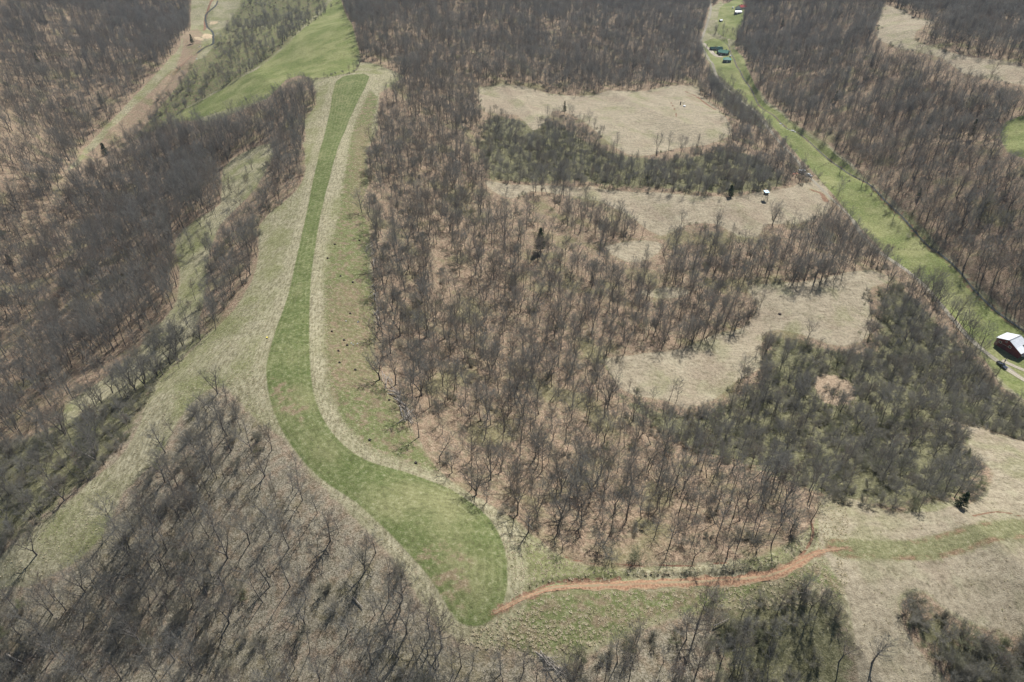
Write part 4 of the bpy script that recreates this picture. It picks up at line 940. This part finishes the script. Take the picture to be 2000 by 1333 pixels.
w3 = pole(1696, 488, 10, 'wooden utility pole by the road near the valley cross fence', R(40))
w4 = pole(2052, 800, 10, 'wooden utility pole at the right frame edge below the barn', R(20))
def wire(a, b, lab):
    g = G(); pts = []
    for i in range(13):
        f = i/12; p = a.lerp(b, f); p.z -= 1.6*4*f*(1-f); pts.append(p)
    g.tube(pts, [.012]*13, 4); o = obj('power_line', mesh_np('power_line', g.V, g.F, [TYRE])); tag(o, lab, 'power line')
wire(w1, w2, 'thin power line between the transformer pole and the next pole up the road')
wire(w2, w3, 'thin sagging power line running up the valley towards the cross fence')
wire(w1, w4, 'thin power line leaving the transformer pole towards the right frame edge')

# fences across the valley field
def fence(pts, label, gap=3.2, h=1.25, wires=4):
    L_ = line(pts, 6); d = np.r_[0, np.cumsum(np.hypot(*np.diff(L_, axis=0).T))]; n_ = int(d[-1]/gap)+1
    x = np.interp(np.linspace(0, d[-1], n_), d, L_[:,0]); y = np.interp(np.linspace(0, d[-1], n_), d, L_[:,1]); z = hz(x, y)
    t = tag(empty('wire_fence', (x[0], y[0], z[0])), label, 'fence'); o_ = Vector((x[0], y[0], z[0])); pm = None
    for i in range(n_):
        if pm is None: pm = bmo('post', lambda bm: cyl(bm, (0,0,h/2-.2), .085, h+.4, 8), POLEW, t); q = pm
        else: q = pm.copy(); COL.objects.link(q); q.parent = t
        q.location = Vector((x[i], y[i], z[i]))-o_
    g = G()
    for k in range(wires):
        zz = h*(k+1)/(wires+.15)-.05; g.tube([Vector((x[i], y[i], z[i]+zz))-o_ for i in range(n_)], [.022]*n_, 3)
    obj('wire', mesh_np('wire', g.V, g.F, [POLEW]), t)
fence([(1722,480),(1760,488),(1800,489),(1852,487)], 'dark post and wire fence crossing the green valley field')
fence([(1597,329),(1612,322),(1630,316)], 'short fence standing in for a ditch shadow across the narrow upper end of the valley field')  # posts and wires added to draw the dark line of a ditch shadow
fence([(604,156),(630,155),(655,150),(680,146),(696,138),(705,118)], 'old fence among bushes across the top of the mown ridge strip', 3.0)

# raised hunting blind
b = gp(1493, 391); t = tag(empty('hunting_blind', b, R(12)), 'raised hunting blind with a light blue roof standing on the tan bench field', 'hunting blind')
BW = simple('blind_boards', (.12,.11,.09), .9, .2, 2); BR = simple('pale_blue_roof', (.28,.52,.66), .4, .06, 1, .4); Hb = 4.0
bmo('cabin', lambda bm: box(bm, -1.1, 1.1, -1.1, 1.1, Hb, Hb+1.9), BW, t)
bmo('platform', lambda bm: box(bm, -1.4, 1.4, -1.7, 1.4, Hb-.14, Hb), POLEW, t)
bmo('roof', lambda bm: prism(bm, [(-1.55,Hb+1.85),(1.55,Hb+2.25),(1.55,Hb+2.34),(-1.55,Hb+1.94)], -1.5, 1.5, 'x'), BR, t)
windows(t, [(0,-1.1,Hb+1.0,1.2,.5,'x'),(-1.1,0,Hb+1.0,1.2,.5,'y'),(1.1,0,Hb+1.0,1.2,.5,'y')])
for sx in (-1, 1):
    for sy in (-1, 1):
        g = G(); g.tube([Vector((sx*1.55, sy*1.55, -.5)), Vector((sx*1.1, sy*1.1, Hb-.1))], [.09,.08], 6); obj('leg', mesh_np('leg', g.V, g.F, [POLEW]), t)
g = G()
for (a, b_) in (((-1.5,-1.5,.3),(1.2,-1.2,3.3)),((1.5,-1.5,.3),(-1.2,-1.2,3.3)),((1.5,-1.5,.3),(1.2,1.2,3.3)),((-1.5,-1.5,.3),(-1.2,1.2,3.3))): g.tube([Vector(a), Vector(b_)], [.05,.05], 4)
obj('brace', mesh_np('brace', g.V, g.F, [POLEW]), t)
g = G()
for s_ in (-.3, .3): g.tube([Vector((s_,-3.3,-.1)), Vector((s_,-1.65,Hb+.1))], [.045,.045], 4)
for k in range(9): f = (k+.7)/9; g.tube([Vector((-.3,-3.3+1.65*f,-.1+f*(Hb+.2))), Vector((.3,-3.3+1.65*f,-.1+f*(Hb+.2)))], [.03,.03], 4)
obj('ladder', mesh_np('ladder', g.V, g.F, [POLEW]), t)

# upper houses
gable('long_house', gp(1398, 99), R(3), 15, 7, 2.6, 4.3, GREYWALL, DARK_GREEN, 'long low building with a dark green roof on the valley lawn', 'house', wins=[(x, -3.5, 1.0, 1.2, 1.0, 'x') for x in (-5,-2,2,5)], door=(0,-3.5,1.0,2.1,'x',WHITE))
p_ = gp(1402, 96); o = bmo('skylight', lambda bm: box(bm, 3.1, 5.1, .3, 2.4, 3.75, 4.25), simple('pale_green_panel', (.30,.48,.42), .4, .06), bpy.data.objects['long_house'])
gable('log_house', gp(1413, 108), R(-32), 11, 7.5, 3.4, 5.8, LOGWALL, GREEN_ROOF, 'green roofed log house between the long building and the hip roofed pavilion', 'house', wins=[(x, -3.75, 1.2, 1.2, 1.2, 'x') for x in (-4,0,3.5)]+[(-5.5, 0, 1.2, 1.2, 1.2, 'y')], door=(-2,-3.75,1.,2.1,'x',WHITE), chimney=(2,1))
bmo('porch_roof', lambda bm: prism(bm, [(3.9,3.3),(6.9,2.5),(6.9,2.62),(3.9,3.44)], -5.2, 0.2, 'x'), GREEN_ROOF, bpy.data.objects['log_house'])
gable('side_cabin', gp(1406, 106), R(6), 6, 6, 2.6, 4.4, LOGWALL, GREEN_ROOF, 'small green roofed cabin against the left side of the log house', 'cabin', wins=[(0,-3,1.,1.2,1.,'x')], door=(2,-3,.9,2.,'x',WHITE))
gable('pavilion', gp(1419.5, 121), R(-12), 8.5, 8, 3.0, 5.0, GREYWALL, GREEN_ROOF, 'green hip roofed grey pavilion nearest the lower end of the lawn', 'pavilion', hip=4.2, wins=[(x, -4, 1.0, 1.3, 1.2, 'x') for x in (-2.4,2.4)], door=(0,-4,1.1,2.1,'x',WHITE))
gable('farmhouse', gp(1450, 18), R(18), 13, 9, 3.2, 5.6, WHITE, RED_ROOF, 'red roofed farmhouse at the top of the upper valley lawn', 'house', wins=[(x, -4.5, 1.2, 1.2, 1.2, 'x') for x in (-4,0,4)], door=(2,-4.5,1.,2.1,'x',GREYWALL), chimney=(-2,1))
gable('side_wing', gp(1441, 18), R(52), 9, 5, 2.6, 4.0, WHITE, RED_ROOF, 'narrow red roofed wing set at an angle to the farmhouse', 'house wing', wins=[(0,-2.5,1.,1.1,1.,'x')])
gable('white_shed', gp(1441, 27), R(2), 9, 5.5, 2.6, 3.6, GREYWALL, WHITE_ROOF, 'long shed with a bright white roof in front of the red roofed farmhouse', 'shed', wins=[(2,-2.75,1.,1.1,.9,'x')], door=(-2,-2.75,2.2,2.1,'x',WHITE))
gable('garden_shed', gp(1407.5, 43), R(20), 3.6, 3, 2.1, 3.0, LOGWALL, WHITE_ROOF, 'tiny white roofed shed alone beside the lower edge of the farmhouse lawn', 'shed', door=(0,-1.5,.9,1.8,'x',WHITE))
def barrel(name, px, py, r_, h, m_, label, cat, dome=True):
    t = tag(empty(name, gp(px, py)), label, cat)
    bmo('drum', lambda bm: cyl(bm, (0,0,h/2-.1), r_, h+.2, 20), m_, t, bev=.03)
    if dome: bmo('lid', lambda bm: cyl(bm, (0,0,h+.18), r_*.97, .36, 20, 'z', r_*.35), m_, t)
    return t
barrel('water_tank', 1426, 111.5, 1.1, 1.8, WHITE, 'small white tank between the pavilion and the creek', 'tank')
barrel('water_tank', 1431, 17, 1.2, 1.9, WHITE, 'small white tank on the lawn left of the red roofed farmhouse', 'tank')
barrel('stock_tank', 1336.5, 209, 1.25, 1.1, WHITE, 'low round white tank on the green patch of the upper tan field', 'tank')
barrel('feed_drum', 1329, 205, .45, 2.6, TYRE, 'tall dark drum beside the white tank in the upper tan field', 'drum')
t = tag(empty('salt_stand', gp(1335, 202)), 'small pale rack beside the dark drum in the upper tan field', 'rack')
bmo('tray', lambda bm: box(bm, -.8, .8, -.5, .5, .9, 1.1), M_PALE, t)
for sx in (-.7,.7):
    for sy in (-.4,.4): bmo('leg', lambda bm: box(bm, sx-.06, sx+.06, sy-.06, sy+.06, -.2, .9), M_PALE, t)
t = tag(empty('hay_feeder', gp(1783, 36)), 'dark round hay feeder ring on the hilltop field at the upper right', 'hay feeder'); g = G()
for zz in (.2,.7,1.1): g.tube([Vector((math.cos(k*.393)*1.7, math.sin(k*.393)*1.7, zz)) for k in range(17)], [.06]*17, 5)
obj('ring', mesh_np('ring', g.V, g.F, [TYRE]), t); g = G()
for k in range(16): g.tube([Vector((math.cos(k*.393)*1.7, math.sin(k*.393)*1.7, .0)), Vector((math.cos(k*.393)*1.7, math.sin(k*.393)*1.7, 1.15))], [.04,.04], 4)
obj('upright', mesh_np('upright', g.V, g.F, [TYRE]), t); bmo('hay', lambda bm: cyl(bm, (0,0,.45), 1.2, 1.0, 18, 'z', .9), simple('old_hay', (.12,.10,.07), .95, .3, 3), t)
# camper and its clutter by the road bend
t = tag(empty('camper', gp(1565.5, 339), R(-8)), 'white camper trailer parked among trees at the gravel road bend', 'camper')
bmo('body', lambda bm: prism(bm, [(-2.7,.6),(-2.8,2.2),(-2.4,2.7),(2.3,2.7),(2.8,2.1),(2.6,.6)], -1.15, 1.15, 'y'), WPAINT, t, bev=.06)
for x_ in (-1.6, 1.3): bmo('window', lambda bm: box(bm, x_-.45, x_+.45, -1.2, -1.14, 1.4, 2.0), GLASS, t)
bmo('door', lambda bm: box(bm, -.35, .35, -1.2, -1.14, .7, 2.3), STEEL, t)
for s_ in (-1,1): bmo('wheel', lambda bm: cyl(bm, (0, s_*1.05, .35), .35, .25, 14, 'y'), TYRE, t)
bmo('tow_bar', lambda bm: box(bm, 2.6, 3.9, -.08, .08, .5, .62), STEEL, t)
ORA = simple('faded_orange_board', (.50,.20,.12), .8, .2, 2)
for i, (a, b_, rz_, lb) in enumerate(((1549,341,20,'flat orange board lying farthest from the camper'),(1552.5,340.5,-35,'middle of three orange boards left of the camper'),(1556.5,340,65,'orange board lying nearest the white camper'))):
    o = bmo('board', lambda bm: box(bm, -1.1, 1.1, -.6, .6, .02, .12), ORA, None, gp(a, b_)+Vector((0,0,.25)), R(rz_), .01); o.rotation_euler.x = R(9+8*i); tag(o, lb, 'board')
o = barrel('drum', 1551.5, 338.5, .5, 1.0, WHITE, 'white drum standing behind the orange boards by the camper', 'drum')
t = tag(empty('pallet_stack', gp(1574, 344.5), R(30)), 'pale low stack of pallets between the camper and the parked car', 'pallets')
for k in range(5):
    bmo('pallet', lambda bm: [box(bm, -.6+.25*j, -.6+.25*j+.16, -.5, .5, k*.2+.1, k*.2+.16) for j in range(5)]+[box(bm, -.6, .62, yy-.05, yy+.05, k*.2, k*.2+.1) for yy in (-.45,0,.45)] and None, WHITE, t)
# little things on the grass
t = tag(empty('bucket', gp(522, 661)), 'small yellow bucket on straw grass beside the sown strip', 'bucket')
bmo('tub', lambda bm: cyl(bm, (0,0,.25), .26, .5, 16, 'z', .34), simple('yellow_plastic', (.75,.62,.12), .5, .05), t)
# stumps and stones on the worn slope right of the strip
def stone(name, loc, sz, mat, seed, flat=.7):
    r = random.Random(seed); bm = bmesh.new(); bmesh.ops.create_icosphere(bm, subdivisions=2, radius=sz)
    for v in bm.verts: v.co *= r.uniform(.8,1.15); v.co.z *= flat
    me = bpy.data.meshes.new(name); bm.to_mesh(me); bm.free(); me.materials.append(mat); o = obj(name, me); o.location = loc; o.rotation_euler.z = r.uniform(0,6); return o
STUMP = simple('weathered_stump', (.045,.035,.03), .95, .3, 3); ROCK = simple('pale_rock', (.42,.41,.38), .9, .2, 2)
stump_px = [(684,613),(700,629),(648,648),(678,675),(661,686),(663,709),(694,723),(654,478),(665,540),(689,552),(672,665),(760,782),(722,860),(640,505),(702,470),(745,130),(737,120),(812,905)]
def stump(px, py, sz, seed):
    r = random.Random(seed); t = empty('stump', gp(px, py), r.uniform(0,6)); g = G()
    bmo('bole', lambda bm: cyl(bm, (0,0,.15), sz, .6, 9, 'z', sz*.8), STUMP, t)
    for k in range(5):
        a = k*1.26+r.gauss(0,.2); g.tube([Vector((math.cos(a)*sz*.7, math.sin(a)*sz*.7, .2)), Vector((math.cos(a)*sz*1.7, math.sin(a)*sz*1.7, -.05))], [.12,.04], 5)
    obj('root', mesh_np('root', g.V, g.F, [STUMP]), t); return t
for i, (a, b_) in enumerate(stump_px):
    tag(stump(a, b_, random.uniform(.32,.5), i), 'dark tree stump on the worn grass between the strip and the central wood', 'stump', 'dark stumps on the worn ridge grass')
tag(stump(1523, 614, .8, 77), 'large dark stump alone in the middle hay field', 'stump')
for i, (a, b_, s_) in enumerate([(699,630,.35),(686,671,.3),(690,674,.3),(698,672,.28),(676,628,.3)]):
    tag(stone('stone', gp(a, b_)+Vector((0,0,.1)), s_, ROCK, i), 'small pale stone on the worn grass right of the strip', 'stone', 'pale stones on the worn ridge grass')
for i, (a, b_, s_) in enumerate([(1548,256,1.5),(1543,252,.9),(1524,241,1.3),(1530,243,.8),(1553,258,.8),(1538,250,.7)]):
    tag(stone('boulder', gp(a, b_)+Vector((0,0,.2)), s_, ROCK, 40+i, .35), 'flat pale boulder at the creek bank by the green valley field', 'boulder', 'flat boulders at the creek bank')
for i, (a, b_, s_) in enumerate([(424,67,.8),(431,71,.8),(391,91,.9),(388,93,.6),(384,116,.9)]):
    tag(stone('boulder', gp(a, b_)+Vector((0,0,.2)), s_, ROCK, 60+i, .6), 'pale boulder beside the small stream at the top left', 'boulder', 'pale boulders beside the left stream')

# ------------------------------------------------------------------ cut logs and fallen trunks
LOGB = simple('log_bark', (.30,.265,.225), .9, .3, 1.2, .1); CUT = simple('cut_wood', (.58,.48,.36), .85, .1, 2)
def log(name, L, r0, seed, stubs=3):
    r = random.Random(seed); g = G(); pts = []; p = Vector((-L/2, 0, 0)); d = Vector((1,0,0))
    for i in range(7): pts.append(p.copy()); d = (d+Vector((0, r.gauss(0,.06), r.gauss(0,.03)))).normalized(); p = p+d*L/6
    g.tube(pts, [r0*(1-.45*i/6) for i in range(7)], 7)
    for k in range(stubs):
        q = pts[r.randint(2,6)]; e = q+Vector((r.uniform(.2,.6), r.gauss(0,.6), r.gauss(.15,.35)))*r.uniform(.6,1.6); g.tube([q, e], [r0*.35, .02], 4)
    c = G(); 
    for end, rr, s_ in ((pts[0], r0*.98, -1), (pts[-1], r0*.54, 1)):
        b = len(c.V); c.V += [end+Vector((s_*.012, rr*math.cos(k*.7854), rr*math.sin(k*.7854))) for k in range(8)]; c.F.append(tuple(range(b, b+8))[::s_]); c.M.append(0)
    return mesh_np(name, g.V, g.F, [random.Random(seed).choice([LOGB, M_PALE, LOGB])], None, True), mesh_np('cut_end', c.V, c.F, [CUT])
LV = [log('log', L, r_, i) for i, (L, r_) in enumerate([(7,.24),(5.5,.2),(8.5,.26),(4.2,.18),(6.2,.3),(9.5,.22)])]
def put_log(p, rz, pitch, v, label, cat='log', group=None, sc=1.):
    t = empty('log', p, rz, sc); t.rotation_euler = (random.uniform(0,6), pitch, rz); t.rotation_mode = 'XYZ'
    obj('stem', LV[v][0], t); obj('cut_end', LV[v][1], t); return tag(t, label, cat, group)
def pile(pts, n_, seed, label, group, wid=2.0, zmax=1.4, align=None, sc=(.5,.95)):
    r = random.Random(seed); L_ = line(pts, 5); d = np.r_[0, np.cumsum(np.hypot(*np.diff(L_, axis=0).T))]
    for i in range(n_):
        t = r.random()*d[-1]; x = float(np.interp(t, d, L_[:,0]))+r.gauss(0, wid*.45); y = float(np.interp(t, d, L_[:,1]))+r.gauss(0, wid*.45)
        x2 = float(np.interp(min(t+1, d[-1]), d, L_[:,0])); x1 = float(np.interp(max(t-1, 0), d, L_[:,0])); y2 = float(np.interp(min(t+1, d[-1]), d, L_[:,1])); y1 = float(np.interp(max(t-1,0), d, L_[:,1]))
        a = math.atan2(y2-y1, x2-x1)+r.gauss(0,.45); z = float(hz([x],[y])[0])+.15+r.random()**1.6*zmax
        put_log(Vector((x,y,z)), a, r.gauss(0,.13), r.randrange(len(LV)), label, 'log', group, r.uniform(*sc))
pile([(756,742),(768,765),(780,785),(797,812),(802,828)], 46, 1, 'pale cut log in the long windrow at the left edge of the central wood', 'logs in the windrow beside the central wood')
pile([(733,590),(730,560),(735,600),(742,640)], 16, 2, 'weathered log at the wood edge opposite the worn reddish patch', 'logs at the wood edge opposite the worn patch', 1.6, .6)
pile([(724,470),(728,500),(733,530)], 14, 3, 'weathered log at the wood edge beside the upper ridge grass', 'logs at the upper wood edge', 1.6, .6)
pile([(1052,1277),(1075,1298),(1092,1310),(1112,1316)], 34, 4, 'cut branch log in the pile below the tussock slope', 'logs in the pile below the tussock slope', .8, .7, None, (.28,.55))
put_log(gp(1068, 1292)+Vector((0,0,.5)), math.atan2(-1, 1.4), .05, 5, 'longest pale trunk lying across the pile below the tussock slope', 'log', None, .8)
put_log(gp(30, 1288)+Vector((0,0,.4)), R(-20), .04, 4, 'pale fallen trunk at the bottom left corner of the near wood', 'fallen trunk', None, 1.0)
put_log(gp(1408, 1218)+Vector((0,0,.6)), R(25), .06, 1, 'white fallen trunk beside the scrub right of the tussock slope', 'fallen trunk', None, .9)
put_log(gp(700, 1178)+Vector((0,0,.3)), R(-40), .04, 3, 'short fallen trunk in the near wood close to the straw margin', 'fallen trunk', None, 1.0)

# ------------------------------------------------------------------ the air between
def haze():
    m = bpy.data.materials.new('haze_air'); m.use_nodes = True; N = m.node_tree.nodes; N.clear(); o = N.new('ShaderNodeOutputMaterial'); v = N.new('ShaderNodeVolumePrincipled')
    v.inputs['Color'].default_value = (.62,.78,1.0,1); v.inputs['Density'].default_value = HAZE; v.inputs['Anisotropy'].default_value = 0
    m.node_tree.links.new(v.outputs[0], o.inputs['Volume'])
    gv = bpy.data.objects['ground'].data.vertices; zs = np.empty(len(gv)*3, np.float32); gv.foreach_get('co', zs); zs = zs[2::3].astype(float); lo = float(zs.min())-1; hi = float(max(CZ+4, zs.max()+25))
    ob = bmo('haze', lambda bm: box(bm, -5900, 5900, -5500, 6400, lo, hi), m); tag(ob, 'thin blue haze in the air', 'haze', kind='stuff')
if HAZE > 0: haze()
